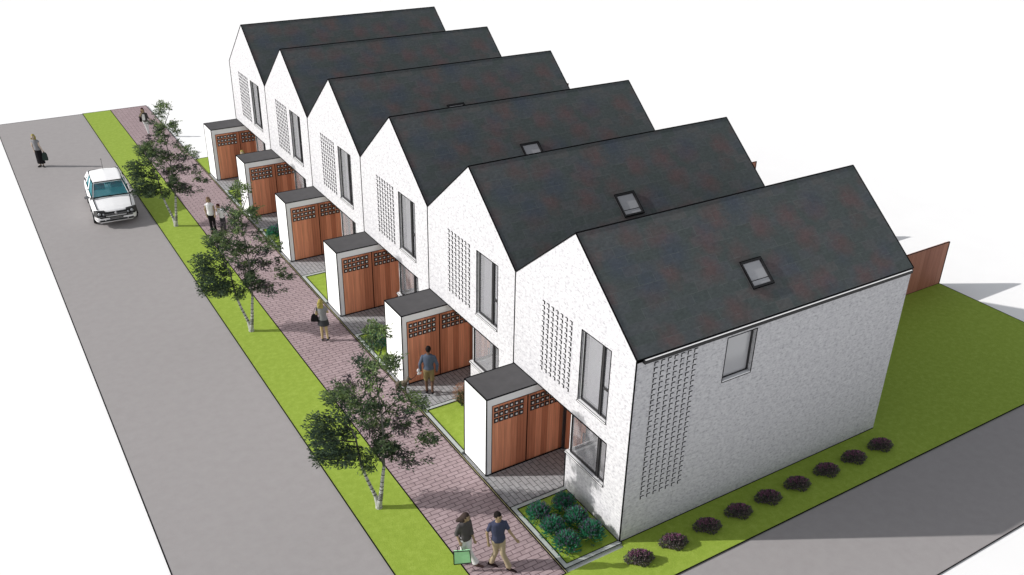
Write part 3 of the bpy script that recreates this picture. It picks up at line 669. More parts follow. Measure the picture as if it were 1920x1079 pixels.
def remesh(mb, name, parent, vox=.012, sm=3):
    o = mb.build(name, None, fix=True)
    md = o.modifiers.new('r', 'REMESH'); md.mode = 'VOXEL'; md.voxel_size = vox; md.use_smooth_shade = True
    s = o.modifiers.new('s', 'SMOOTH'); s.iterations = sm; s.factor = .5
    dg = bpy.context.evaluated_depsgraph_get(); me = bpy.data.meshes.new_from_object(o.evaluated_get(dg))
    old = o.data; o.modifiers.clear(); o.data = me; bpy.data.meshes.remove(old)
    me.name = name
    if len(me.materials) == 0: me.materials.append(mb.mats[0])
    me.polygons.foreach_set('material_index', [0] * len(me.polygons)); me.polygons.foreach_set('use_smooth', [True] * len(me.polygons))
    o.parent = parent; return o
def limb(b, pts, rads, m):
    for i in range(len(pts) - 1): b.tube([pts[i], pts[i + 1]], [rads[i], rads[i + 1]], m, 12)
    for p, r_ in zip(pts, rads): b.ball(p, r_, m, 12, 8)
def person(loc, label, H, J, face, skin, outfit, hair, group=None, rz=0, name='person'):
    """J: joints in (right, towards viewer, up) of a 1.75 m figure as seen from the street corner; face = heading of the chest in that frame."""
    root = thing(name, loc, label, 'person', group)
    S = H / 1.75
    def T(p): return (ER * p[0] + ED * p[1] + EZ * p[2]) * S
    J = dict(J)
    fa = R(face); F = (math.cos(fa), math.sin(fa)); L = (-F[1], F[0])            # F heading in (u,d), L side axis
    hw, dp = (.172, .105) if not outfit.get('female') else (.148, .092)
    pel = J.get('pelvis', (0, 0, .93)); chest = J.get('chest', (pel[0], pel[1], 1.30)); neck = J.get('neck', (chest[0], chest[1], 1.46)); head = J.get('head', (neck[0] + F[0] * .02, neck[1] + F[1] * .02, 1.625))
    shw = hw + .004
    def sh(s): return (chest[0] + L[0] * shw * s, chest[1] + L[1] * shw * s, chest[2] + .065)
    def hp_(s): return (pel[0] + L[0] * .085 * s, pel[1] + L[1] * .085 * s, pel[2] - .03)
    def ring(c, w, d, n=16):
        return [T((c[0] + L[0] * w * math.cos(t) + F[0] * d * math.sin(t), c[1] + L[1] * w * math.cos(t) + F[1] * d * math.sin(t), c[2])) for t in [2 * math.pi * k / n for k in range(n)]]
    def lerp(a, c, t): return tuple(a[k] + (c[k] - a[k]) * t for k in range(3))
    def torso(b, m, g, z0=0., top=True):
        sec = [(lerp(pel, chest, -.20), .15, .10), (pel, .160, .110), (lerp(pel, chest, .35), .135 if not outfit.get('female') else .118, .092), (lerp(pel, chest, .75), hw * .95, dp), (chest, hw, dp), ((chest[0], chest[1], chest[2] + .09), hw * 1.0, dp * .9), ((chest[0], chest[1], chest[2] + .13), hw * .72, dp * .72), ((neck[0], neck[1], neck[2] - .005), hw * .42, dp * .6), ((neck[0], neck[1], neck[2] + .005), .062, .06)]
        sec = [s_ for s_ in sec if s_[0][2] >= z0] if z0 else sec
        b.loft([ring(c, w + g, d + g) for c, w, d in sec], m)
        if top:
            for s_ in (-1, 1): b.ball(T(sh(s_)), (.042 + g) * S, m)
    # body
    b = MB(); torso(b, skin, 0)
    b.tube([T(neck), T(lerp(neck, head, .55))], [.056 * S, .05 * S], skin, 12)
    hf = J.get('look', face); hF = (math.cos(R(hf)), math.sin(R(hf)))
    hq = Quaternion((0, 0, 1), math.atan2((ER * hF[0] + ED * hF[1]).y, (ER * hF[0] + ED * hF[1]).x))
    b.ball(T(head), Vector((.095, .076, .115)) * S, skin, 16, 12, hq)
    b.ball(T((head[0] + hF[0] * .035, head[1] + hF[1] * .035, head[2] - .06)), Vector((.058, .05, .06)) * S, skin, 12, 8, hq)
    b.ball(T((head[0] + hF[0] * .098, head[1] + hF[1] * .098, head[2] - .018)), Vector((.02, .013, .024)) * S, skin, 8, 6, hq)
    hL = (-hF[1], hF[0])
    for s_ in (-1, 1): b.ball(T((head[0] + hL[0] * .078 * s_, head[1] + hL[1] * .078 * s_, head[2] - .01)), Vector((.018, .01, .028)) * S, skin, 8, 6, hq)
    for s_, k in ((1, 'L'), (-1, 'R')):
        el, wr = J['elbow' + k], J['wrist' + k]
        limb(b, [T(sh(s_)), T(el), T(wr)], [.047 * S, .038 * S, .026 * S], skin)
        # hand: palm, four curled fingers of unequal length and a thumb from the side
        dv = (Vector(T(wr)) - Vector(T(el))).normalized(); wv = Vector(T(wr))
        hd = J.get('hand' + k)
        if hd: dv = Vector(T(hd)).normalized()
        sd = dv.cross(ED if abs(dv.dot(ED)) < .9 else ER).normalized(); nn = dv.cross(sd)
        palm = wv + dv * .045 * S
        b.ball(palm, Vector((.05, .036, .018)) * S, skin, 10, 8, Matrix((dv, sd, nn)).transposed().to_quaternion())
        for q_, (off, ln) in enumerate(((-.027, .062), (-.009, .074), (.009, .07), (.026, .055))):
            p0 = palm + dv * .03 * S + sd * off * S; p1 = p0 + dv * ln * .55 * S + nn * .010 * S; p2 = p1 + dv * ln * .35 * S + nn * .028 * S
            b.tube([p0, p1, p2], [.0095 * S, .009 * S, .0075 * S], skin, 6)
        p0 = palm - sd * .03 * S - dv * .015 * S; b.tube([p0, p0 - sd * .022 * S + dv * .03 * S, p0 - sd * .018 * S + dv * .055 * S + nn * .012 * S], [.0115 * S, .0105 * S, .008 * S], skin, 6)
        limb(b, [T(hp_(s_)), T(J['knee' + k]), T(J['ankle' + k])], [.082 * S, .056 * S, .036 * S], skin)
        an = J['ankle' + k]; ft = J.get('toe' + k, (F[0], F[1])); 
        limb(b, [T((an[0], an[1], an[2] - .04)), T((an[0] + ft[0] * .14, an[1] + ft[1] * .14, an[2] - .055))], [.034 * S, .022 * S], skin)
    remesh(b, 'body', root, .0105 * S, 2)
    # face details
    b = MB()
    for s_ in (-1, 1):
        b.ball(T((head[0] + hF[0] * .088 + hL[0] * .032 * s_, head[1] + hF[1] * .088 + hL[1] * .032 * s_, head[2] + .008)), Vector((.009, .013, .008)) * S, 'blackcloth', 8, 6, hq)
        b.ball(T((head[0] + hF[0] * .090 + hL[0] * .032 * s_, head[1] + hF[1] * .090 + hL[1] * .032 * s_, head[2] + .03)), Vector((.008, .018, .005)) * S, hair[0], 8, 6, hq)
    b.ball(T((head[0] + hF[0] * .088, head[1] + hF[1] * .088, head[2] - .062)), Vector((.008, .022, .006)) * S, 'shoe_brown', 8, 6, hq)
    b.build('face_features', root, smooth=True)
    # top
    tp = outfit['top']; sl = outfit.get('sleeve', .5)
    b = MB(); torso(b, tp[0], .016, z0=outfit.get('topz', .86))
    for s_, k in ((1, 'L'), (-1, 'R')):
        if sl <= 0: continue
        el, wr = J['elbow' + k], J['wrist' + k]; w_ = outfit.get('loose', .0)
        if sl <= 1: limb(b, [T(sh(s_)), T(lerp(sh(s_), el, sl))], [.052 * S, (.054 + w_) * S], tp[0])
        else: limb(b, [T(sh(s_)), T(el), T(lerp(el, wr, sl - 1))], [.064 * S, .052 * S, (.042 + w_) * S], tp[0])
    remesh(b, tp[1], root, .013 * S)
    # bottom
    bt = outfit['bottom']; b = MB()
    if bt[1] in ('trousers', 'shorts'):
        b.loft([ring(lerp(pel, chest, t), w, d) for t, w, d in ((-.22, .155, .11), (0, .172, .122), (.22, .152, .112))], bt[0])
        fl_ = outfit.get('flare', .052)
        for s_, k in ((1, 'L'), (-1, 'R')):
            kn, an = J['knee' + k], J['ankle' + k]
            if bt[1] == 'shorts': limb(b, [T(hp_(s_)), T(lerp(hp_(s_), kn, .92))], [.095 * S, .082 * S], bt[0])
            else:
                limb(b, [T(hp_(s_)), T(kn)], [.095 * S, .067 * S], bt[0]); e_ = lerp(kn, an, .93)
                b.tube([T(kn), T(lerp(kn, e_, .5)), T(e_)], [.067 * S, .062 * S, fl_ * S], bt[0], 14)
    else:
        z1 = outfit['skirt']; c1 = outfit.get('skirt_c', (pel[0], pel[1])); w1 = outfit.get('skirt_w', .2)
        b.loft([ring((c1[0], c1[1], z1), w1, w1 * .75), ring(((c1[0] + pel[0]) / 2, (c1[1] + pel[1]) / 2, (z1 + pel[2]) / 2), (w1 + .17) / 2 + .01, .125), ring(pel, .170, .12), ring(lerp(pel, chest, .3), .135, .10)], bt[0])
    remesh(b, bt[1], root, .013 * S)
    # shoes
    b = MB()
    for s_, k in ((1, 'L'), (-1, 'R')):
        an = J['ankle' + k]; ft = J.get('toe' + k, (F[0], F[1]))
        zz = an[2] - .055
        limb(b, [T((an[0] - ft[0] * .05, an[1] - ft[1] * .05, zz + .01)), T((an[0] + ft[0] * .07, an[1] + ft[1] * .07, zz + .005)), T((an[0] + ft[0] * .17, an[1] + ft[1] * .17, zz - .002))], [.04 * S, .038 * S, .028 * S], outfit.get('shoes', 'shoe'))
    remesh(b, 'shoes', root, .012 * S)
    # hair
    b = MB(); hb = (head[0] - hF[0] * .014, head[1] - hF[1] * .014, head[2] + .022)
    b.ball(T(hb), Vector((.104, .088, .112)) * S, hair[0], 16, 12, hq)
    cut = None
    o = None
    if hair[1] == 'short':
        pass
    elif hair[1] == 'long':
        for s_ in (-1, 0, 1):
            for q_ in range(3):
                c = (head[0] - hF[0] * .06 + hL[0] * .062 * s_, head[1] - hF[1] * .06 + hL[1] * .062 * s_, head[2] - .04 - .065 * q_)
                b.ball(T(c), Vector((.05, .05, .075)) * S, hair[0], 10, 8, hq)
        if len(hair) > 2:
            for p_, r_ in hair[2]: b.ball(T(p_), r_ * S, hair[0], 10, 8)
    elif hair[1] == 'swept':
        for p_, r_ in hair[2]: b.ball(T(p_), r_ * S, hair[0], 12, 8)
    o = remesh(b, 'hair', root, .013 * S, 2)
    # trim the hair off the face
    fc = Vector(T((head[0] + hF[0] * .1, head[1] + hF[1] * .1, head[2] - .055))); me = o.data
    fd = (ER * hF[0] + ED * hF[1]); hc = Vector(T(head))
    import bmesh
    bm = bmesh.new(); bm.from_mesh(me); dl = []
    for v in bm.verts:
        rel = v.co - hc; fwd = rel.dot(fd); side = abs(rel.dot(ER * hL[0] + ED * hL[1]))
        if fwd > .03 * S and rel.z < .055 * S and side < .074 * S: dl.append(v)
        if hair[1] == 'short' and rel.z < .0 and fwd > -.035 * S: dl.append(v)
    bmesh.ops.delete(bm, geom=list(set(dl)), context='VERTS'); bm.to_mesh(me); bm.free()
    return root, T
def legs(kl, al, kr, ar): return dict(kneeL=kl, ankleL=al, kneeR=kr, ankleR=ar)
# L side = side axis (-F1, F0): for a figure facing the viewer (90 deg) L is at image left
def bag_mesh(T, pts_bot, pts_top, m): 
    b = MB(); b.hexa([T(p) for p in pts_bot], [T(p) for p in pts_top], m); return b
# near couple, walking to the right
J = dict(pelvis=(.02, 0, .95), chest=(.0, 0, 1.32), look=25, **legs((.13, .07, .52), (.28, .10, .10), (-.03, -.06, .50), (-.13, -.10, .10)),
         elbowL=(-.23, .10, 1.14), wristL=(-.21, .12, .89), elbowR=(.24, -.10, 1.18), wristR=(.40, -.04, 1.00))
J = dict(pelvis=(.02, 0, .95), chest=(.0, 0, 1.32), look=40, kneeL=(-.03, -.04, .50), ankleL=(-.15, -.08, .10), kneeR=(.13, .05, .52), ankleR=(.30, .08, .10), toeL=(.9, .4), toeR=(.9, .4),
         elbowL=(-.25, .03, 1.13), wristL=(-.215, .08, .88), elbowR=(.28, .02, 1.18), wristR=(.43, .06, .98))
person((-3.62, .93, .034), 'man in navy T-shirt and beige trousers strolling on the near pavement', 2.05, J, 75, 'skin_tan',
       dict(top=('navy', 'shirt'), sleeve=.62, bottom=('khaki', 'trousers'), flare=.075, shoes='shoe'), ('hair_black', 'short'))
J = dict(pelvis=(.0, 0, .93), chest=(-.03, 0, 1.28), neck=(-.02, 0, 1.43), head=(.02, .02, 1.585), look=15, kneeL=(-.06, -.02, .50), ankleL=(-.20, -.05, .10), kneeR=(.10, .03, .50), ankleR=(.28, .06, .10), toeL=(1, .2), toeR=(1, .2),
         elbowL=(-.22, .05, 1.08), wristL=(-.14, .14, .89), elbowR=(.15, -.02, 1.07), wristR=(.22, .02, .85))
r_, T_ = person((-4.32, 1.50, .034), 'woman in grey top and white trousers walking with a green bag', 1.95, J, 50, 'skin_tan',
       dict(top=('greytop', 'blouse'), sleeve=1.1, loose=.02, bottom=('whitecloth', 'trousers'), flare=.095, female=1, shoes='shoe_brown'),
       ('hair_brown', 'swept', [((-.04, 0, 1.57), .085), ((-.075, 0, 1.53), .08), ((-.12, 0, 1.49), .07), ((-.17, 0, 1.46), .055), ((-.21, 0, 1.44), .035), ((-.06, .03, 1.49), .06)]))
b = MB(); b.hexa([T_(p) for p in ((-.27, .20, .24), (.16, .20, .31), (.16, .25, .31), (-.27, .25, .24))], [T_(p) for p in ((-.28, .20, .66), (.12, .20, .71), (.12, .25, .71), (-.28, .25, .66))], 'mint')
c8 = [T_(p) for p in ((-.27, .252, .24), (.16, .252, .31), (.12, .252, .71), (-.28, .252, .66))]
b.loop(c8, .02, 'blackcloth')
bg = b.build('shopping_bag', None, loc=(-4.32, 1.50, .034)); tag(bg, 'mint green shopping bag held by the woman in white trousers', 'bag')
b = MB(); b.tube([T_((-.20, .225, .61)), T_((-.18, .20, .76)), T_((-.13, .175, .80)), T_((-.08, .20, .76)), T_((-.05, .225, .63))], .010, 'blackcloth', 6); b.build('handle', bg)
# man with dog, seen from behind
J = dict(pelvis=(0, 0, .93), chest=(0, 0, 1.30), kneeL=(.10, -.02, .50), ankleL=(.115, .10, .14), kneeR=(-.09, -.03, .50), ankleR=(-.075, -.02, .10), toeL=(0, -1), toeR=(0, -1),
         elbowL=(.28, .03, 1.10), wristL=(.25, -.02, .86), elbowR=(-.27, .03, 1.10), wristR=(-.27, -.06, .86))
r_, T_ = person((-1.27, 9.67, .03), 'man in blue jumper and khaki shorts with his back turned, walking a dog', 2.0, J, -90, 'skin_dark',
       dict(top=('bluegrey', 'jumper'), sleeve=1.9, loose=.006, bottom=('olive', 'shorts'), shoes='blackcloth'), ('hair_black', 'short'))
b = MB(); b.ball(T_((-.32, .02, .86)), Vector((.06, .03, .075)) * 1.1, 'whitecloth', 10, 8); b.ball(T_((-.29, .03, .76)), Vector((.085, .03, .05)) * 1.1, 'whitecloth', 10, 8)
tag(b.build('carrier_bag', None, loc=(-1.27, 9.67, .03), smooth=True), 'small white bag in the left hand of the man walking a dog', 'bag')
dog = thing('dog', (-2.12, 10.25, .034), 'small brown dog on a lead beside the pavement edge', 'dog')
M['dogfur'] = plain('dog_fur', (.12, .10, .075), .9, .1, .25, 10)
b = MB(); dv = lambda x, y, z: ER * x + ED * y + EZ * z
b.ball(dv(-.08, 0, .36), Vector((.13, .10, .11)), 'dogfur'); b.ball(dv(.12, 0, .38), Vector((.12, .115, .13)), 'dogfur'); b.tube([dv(-.1, 0, .36), dv(.13, 0, .38)], [.10, .115], 'dogfur', 12)
b.tube([dv(.17, 0, .42), dv(.27, 0, .55)], [.075, .055], 'dogfur', 10); b.ball(dv(.28, 0, .58), .07, 'dogfur'); b.tube([dv(.30, 0, .57), dv(.40, 0, .545)], [.045, .025], 'dogfur', 10)
for s_ in (-1, 1):
    limb(b, [dv(.17, .06 * s_, .32), dv(.16, .06 * s_, .17), dv(.17, .06 * s_, .03)], [.045, .024, .020], 'dogfur')
    limb(b, [dv(-.13, .06 * s_, .34), dv(-.09, .065 * s_, .22), dv(-.18, .065 * s_, .13), dv(-.16, .065 * s_, .03)], [.06, .035, .02, .02], 'dogfur')
    b.ball(dv(.26, .05 * s_, .63), Vector((.015, .02, .045)), 'dogfur', 8, 6)
b.tube([dv(-.19, 0, .40), dv(-.28, 0, .50), dv(-.30, 0, .58)], [.025, .018, .01], 'dogfur', 8)
remesh(b, 'body', dog, .012, 2)
hand = Vector((-1.27, 9.67, .03)) + T_((-.29, 0, .82)) - Vector((-2.12, 10.25, .034))
b = MB(); b.tube([dv(.25, 0, .50), dv(.25, 0, .50).lerp(hand, .5) - EZ * .08, hand], .010, 'blackcloth', 5); b.build('lead', dog)
# girl in skirt, from behind
J = dict(pelvis=(.02, 0, .93), chest=(.0, 0, 1.28), head=(-.03, 0, 1.60), kneeL=(.10, -.02, .50), ankleL=(.15, .05, .13), kneeR=(-.06, 0, .50), ankleR=(-.06, 0, .09), toeL=(.2, -1), toeR=(-.2, -1),
         elbowL=(.20, -.05, 1.16), wristL=(.12, -.16, 1.12), elbowR=(-.21, .04, 1.12), wristR=(-.15, -.12, 1.05))
r_, T_ = person((-3.18, 15.08, .034), 'blonde woman in grey top and short dark skirt, walking away with a black handbag', 1.9, J, -90, 'skin_olive',
       dict(top=('lightgrey', 'top'), sleeve=.3, bottom=('charcoal', 'skirt'), skirt=.66, skirt_w=.215, female=1, shoes='charcoal'), ('hair_blonde', 'long', [((-.05, .06, 1.50), .07), ((.02, .06, 1.47), .06)]))
def handbag(loc, T, c, w, h, m, label, strap):
    b = MB(); b.loft([[T((c[0] + a * w * k, c[1] + d_ * .05, c[2] + z)) for a, d_ in ((-1, -1), (1, -1), (1, 1), (-1, 1))] for z, k in ((-h, .95), (-h * .4, 1), (h * .6, .8), (h, .45))], m)
    o = tag(b.build('handbag', None, loc=loc), label, 'bag')
    b = MB(); b.tube([T(p) for p in strap], .012, m, 6); b.build('strap', o)
handbag((-3.18, 15.08, .034), T_, (-.27, .06, .98), .13, .14, 'blackcloth', 'black handbag on the shoulder of the blonde woman in a skirt', [(-.33, .06, 1.05), (-.24, .06, 1.36), (-.17, .05, 1.44), (-.19, .06, 1.30), (-.21, .06, 1.05)])
# woman standing on the road
J = dict(pelvis=(-.02, 0, .93), chest=(-.06, 0, 1.28), neck=(-.08, 0, 1.43), head=(-.10, .02, 1.59), kneeL=(-.02, 0, .50), ankleL=(-.05, 0, .09), kneeR=(.08, 0, .50), ankleR=(.12, .02, .09), toeL=(-.2, 1), toeR=(.5, .9),
         elbowL=(-.24, .03, 1.10), wristL=(-.18, .05, .86), elbowR=(.12, .03, 1.12), wristR=(.25, .05, .88))
r_, T_ = person((-10.0, 41.7, .0), 'blonde woman in grey top and long black skirt standing on the road', 1.98, J, 90, 'skin_pale',
       dict(top=('lightgrey', 'top'), sleeve=.15, bottom=('blackcloth', 'skirt'), skirt=.17, skirt_c=(.04, 0), skirt_w=.2, female=1, shoes='blackcloth'), ('hair_blonde', 'long', [((-.17, .05, 1.50), .05), ((-.03, .05, 1.50), .05)]))
handbag((-10.0, 41.7, .0), T_, (.31, .06, .56), .13, .2, 'darkgreen', 'dark green holdall carried by the woman on the road', [(.27, .06, .72), (.26, .05, .84), (.30, .06, .84), (.33, .06, .72)])
# far woman on the pavement
J = dict(pelvis=(.0, 0, .94), chest=(-.04, 0, 1.28), neck=(-.04, 0, 1.43), head=(-.08, .02, 1.60), kneeL=(.03, .02, .50), ankleL=(.12, .05, .09), kneeR=(.06, -.02, .50), ankleR=(.05, -.05, .10), toeL=(.2, 1), toeR=(0, 1),
         elbowL=(-.30, .05, 1.14), wristL=(-.14, .14, 1.36), elbowR=(.18, .02, 1.12), wristR=(.38, .05, 1.0))
r_, T_ = person((-3.44, 44.5, .034), 'dark haired woman in open jacket and white trousers at the far end of the pavement', 1.83, J, 80, 'skin_tan',
       dict(top=('jacket', 'jacket'), sleeve=1.3, bottom=('whitecloth', 'trousers'), flare=.05, female=1, shoes='blackcloth'), ('hair_red', 'long'))
b = MB(); rr = lambda p: T_(p); b.loft([[T_((x, .125 + dd, z)) for x, dd in ((-w + .0 - .04, -.05), (w - .04, -.05), (w * .8 - .04, .0), (-w * .8 - .04, .0))] for z, w in ((.98, .10), (1.15, .095), (1.34, .08))], 'whitecloth'); b.build('vest', r_)
handbag((-3.44, 44.5, .034), T_, (-.24, .03, 1.0), .08, .13, 'shoe', 'dark shoulder bag of the woman at the far end of the pavement', [(-.28, .03, 1.1), (-.22, .04, 1.35), (-.14, .04, 1.42), (-.2, .03, 1.1)])
# pair by the middle tree
J = dict(pelvis=(.0, 0, .93), chest=(-.02, 0, 1.28), head=(-.04, .02, 1.60), kneeL=(-.06, .0, .50), ankleL=(-.03, .02, .09), kneeR=(.10, 0, .50), ankleR=(.12, .02, .09), toeL=(0, 1), toeR=(.2, 1),
         elbowL=(-.24, .0, 1.12), wristL=(-.18, .04, .86), elbowR=(.19, .02, 1.10), wristR=(.20, .10, .90))
person((-4.05, 27.6, .034), 'woman in white waistcoat and black trousers beside a dark haired companion', 1.92, J, 85, 'skin_tan',
       dict(top=('whitecloth', 'waistcoat'), sleeve=0, bottom=('blackcloth', 'trousers'), flare=.07, female=1, shoes='blackcloth'), ('hair_tan', 'long'))
J = dict(pelvis=(.06, 0, .93), chest=(.04, 0, 1.26), neck=(-.02, 0, 1.40), head=(-.10, .02, 1.53), kneeL=(-.0, .0, .50), ankleL=(-.03, .02, .09), kneeR=(.14, 0, .50), ankleR=(.14, .02, .09), look=150,
         elbowL=(-.14, .14, 1.08), wristL=(-.14, .16, 1.30), elbowR=(.30, .02, 1.10), wristR=(.46, .05, .90))
person((-3.63, 27.38, .034), 'dark haired person in white shirt and grey trousers leaning on a companion', 1.62, J, 110, 'skin_tan',
       dict(top=('whitecloth', 'shirt'), sleeve=1.7, bottom=('charcoal', 'trousers'), flare=.06, shoes='blackcloth'), ('hair_red', 'short'))
# blonde person mostly hidden behind the fifth store
J = dict(pelvis=(.0, 0, .93), chest=(.0, 0, 1.28), head=(.0, .02, 1.60), kneeL=(-.08, .0, .50), ankleL=(-.08, .02, .09), kneeR=(.08, 0, .50), ankleR=(.08, .02, .09), toeL=(0, 1), toeR=(0, 1),
         elbowL=(-.24, .0, 1.12), wristL=(-.20, .04, .86), elbowR=(.24, .02, 1.10), wristR=(.20, .10, .90))
person((-.55, 33.6, .03), 'blonde person seen as a head behind the next to last store roof', 1.9, J, 90, 'skin_pale',
       dict(top=('blackcloth', 'top'), sleeve=.4, bottom=('charcoal', 'trousers'), female=1, shoes='blackcloth'), ('hair_blonde', 'long'))

# ------------------------------------------------------------------ car
M['carpaint'] = plain('white_car_paint', (.90, .90, .91), .25, .5, .01)
M['teal'] = glass_mat('teal_glass', (.50, .66, .70), .08, .03, (.01, .26, .31), .5)
M['seat'] = plain('red_seat', (.70, .05, .12)); M['lamp'] = plain('lamp_glass', (.28, .29, .31), .15, .6); M['rubber'] = plain('tyre_rubber', (.015, .015, .016)); M['rim'] = plain('alloy', (.35, .35, .36), .4, .5)
M['plate'] = plain('plate_grey', (.16, .16, .16))
def make_car(loc, rz, label):
    root = thing('parked_car', loc, label, 'car', rz=rz)
    k = 1.19
    P = lambda x, y, z: Vector((x * k, y * k, z * k))
    # forward = -y; stations (y, half width, hip z, top z, top half width, bottom z)
    st = [(-.02, .62, .44, .50, .50, .30), (.04, .72, .48, .60, .60, .22), (.16, .80, .52, .68, .66, .20), (.40, .845, .60, .755, .70, .20), (.8, .86, .66, .84, .72, .22), (1.25, .865, .70, .93, .74, .22), (1.8, .87, .72, .95, .76, .22), (2.6, .87, .73, .96, .76, .22), (3.3, .865, .74, .97, .75, .22), (3.75, .84, .74, .97, .72, .24), (4.02, .78, .70, .93, .66, .28), (4.08, .70, .60, .86, .6, .32)]
    rings = []
    for y, hw, hz, tz, tw, bz in st:
        half = [(hw * .86, bz), (hw * .98, bz + .08), (hw, hz), (hw * .985, hz + (tz - hz) * .55), (tw, tz), (tw * .5, tz + .025)]
        rings.append([P(x, y, z) for x, z in half] + [P(0, y, tz + .035)] + [P(-x, y, z) for x, z in half[::-1]])
    b = MB(); b.loft(rings, 'carpaint')
    # roof and pillars
    A = [(.70, 1.12, .93), (.56, 1.72, 1.385)]; Cb = [(.73, 3.85, .97), (.575, 3.40, 1.36)]
    rr = []
    for y, w, z in ((1.70, .56, 1.375), (1.85, .585, 1.40), (2.6, .60, 1.415), (3.2, .59, 1.40), (3.48, .57, 1.355)):
        rr.append([P(w, y, z), P(w * .9, y, z + .028), P(0, y, z + .05), P(-w * .9, y, z + .028), P(-w, y, z), P(0, y, z - .02)])
    b.loft(rr, 'carpaint')
    for s in (-1, 1):
        for (p, q, w) in (((.735, 1.10, .92), (.575, 1.74, 1.385), .05), ((.765, 2.35, .93), (.605, 2.40, 1.40), .06), ((.76, 3.25, .95), (.60, 3.05, 1.39), .06), ((.72, 3.90, .95), (.575, 3.46, 1.355), .10)):
            b.bar(P(s * p[0], p[1], p[2]), P(s * q[0], q[1], q[2]), w * k, 'carpaint')
        for p, q in (((.755, 1.10, .935), (.59, 1.74, 1.40)), ((.76, 1.12, .94), (.785, 3.85, .965)), ((.60, 1.75, 1.40), (.605, 3.4, 1.385)), ((.70, 1.16, .935), (.545, 1.74, 1.385)), ((.735, 1.15, .935), (.68, .30, .75)), ((.87, .75, .45), (.872, 3.1, .47)),
                     ((.878, 1.35, .3), (.80, 1.30, .93)), ((.885, 2.42, .3), (.80, 2.40, .95)), ((.86, .05, .42), (.868, .62, .47)), ((.60, 3.42, 1.375), (.74, 3.9, .965))):
            b.bar(P(s * p[0], p[1], p[2]), P(s * q[0], q[1], q[2]), .036)
    b.bar(P(-.72, 1.11, .975), P(.72, 1.11, .975), .045); b.bar(P(-.56, 1.715, 1.43), P(.56, 1.715, 1.43), .04); b.bar(P(-.57, 3.47, 1.385), P(.57, 3.47, 1.385), .03)
    b.bar(P(-.66, -.03, .475), P(.66, -.03, .475), .03); b.bar(P(-.70, -.02, .30), P(.70, -.02, .30), .03); b.bar(P(-.62, -.025, .45), P(.62, -.025, .45), .016)
    b.build('body', root)
    b = MB(); b.box(P(-.42, -.05, .30), P(.42, -.0, .36), 'black'); b.box(P(-.66, -.03, .31), P(-.46, .02, .36), 'black'); b.box(P(.46, -.03, .31), P(.66, .02, .36), 'black')
    b.hexa([P(-.42, -.04, .53), P(.42, -.04, .53), P(.42, .10, .53), P(-.42, .10, .53)], [P(-.42, .02, .665), P(.42, .02, .665), P(.42, .15, .665), P(-.42, .15, .665)], 'black')
    for z in (.56, .60): b.bar(P(-.42, -.045 + (z - .53) * .45, z), P(.42, -.045 + (z - .53) * .45, z), .012, 'rim')
    b.build('grille', root)
    b = MB(); b.tube([P(0, -.05, .60), P(0, .03, .62)], .06, 'rim', 14); b.build('emblem', root)
    b = MB(); b.box(P(-.26, -.055, .385), P(.26, -.03, .48), 'black'); b.box(P(-.24, -.058, .40), P(.24, -.054, .465), 'plate'); b.build('number_plate', root)
    for s in (-1, 1):
        b = MB(); b.hexa([P(s * .40, -.045, .50), P(s * .74, .0, .50), P(s * .86, .20, .53), P(s * .42, .12, .53)], [P(s * .40, .03, .70), P(s * .70, .10, .715), P(s * .83, .28, .73), P(s * .42, .16, .72)], 'black')
        h = b.build('headlight', root, fix=True)
        b = MB(); b.ball(P(s * .64, .03, .62), .065 * k, 'lamp', 10, 8); b.ball(P(s * .48, .0, .60), .045 * k, 'lamp', 10, 8); b.build('lamp_lens', h, smooth=True)
        b = MB(); b.ball(P(s * .94, 1.32, .97), Vector((.09, .06, .065)) * k, 'lamp', 12, 8); b.bar(P(s * .80, 1.33, .93), P(s * .9, 1.33, .95), .04, 'black'); b.loop([P(s * .86, 1.26, .92), P(s * 1.02, 1.27, .93), P(s * 1.02, 1.27, 1.02), P(s * .86, 1.26, 1.02)], .016); b.build('wing_mirror', root, smooth=False)
        b = MB(); G_ = lambda p: P(s * p[0], p[1], p[2])
        b.quad(G_((.75, 1.22, .945)), G_((.768, 2.32, .945)), G_((.607, 2.37, 1.385)), G_((.583, 1.80, 1.38)), 'teal')
        b.quad(G_((.768, 2.40, .945)), G_((.762, 3.22, .955)), G_((.602, 3.02, 1.38)), G_((.607, 2.43, 1.385)), 'teal')
        b.build('side_glass', root)
        for y in (.80, 3.28):
            w = MB(); w.tube([P(s * .70, y, .305), P(s * .875, y, .305)], .305 * k, 'rubber', 24); wh = w.build('wheel', root)
            w = MB(); w.tube([P(s * .86, y, .305), P(s * .885, y, .305)], .19 * k, 'rim', 18); w.build('rim', wh)
    b = MB(); b.quad(P(-.70, 1.15, .955), P(.70, 1.15, .955), P(.55, 1.715, 1.395), P(-.55, 1.715, 1.395), 'teal'); b.build('windscreen', root)
    b = MB(); b.quad(P(-.67, 3.86, 1.0), P(.67, 3.86, 1.0), P(.55, 3.50, 1.365), P(-.55, 3.50, 1.365), 'teal'); b.build('rear_window', root)
    for s in (-1, 1):
        b = MB(); b.box(P(s * .35 - .22, 2.05, .75), P(s * .35 + .22, 2.2, 1.2), 'seat'); b.box(P(s * .35 - .12, 2.1, 1.2), P(s * .35 + .12, 2.18, 1.33), 'seat'); b.build('seat', root)
    b = MB(); b.box(P(-.12, 1.72, 1.30), P(.12, 1.75, 1.36), 'black'); b.build('rear_view_mirror', root)
    for p, q in (((-.55, 1.10, .965), (.0, 1.16, .985)), ((.0, 1.10, .965), (.55, 1.16, .985))):
        b = MB(); b.bar(P(*p), P(*q), .018, 'black'); b.build('wiper', root)
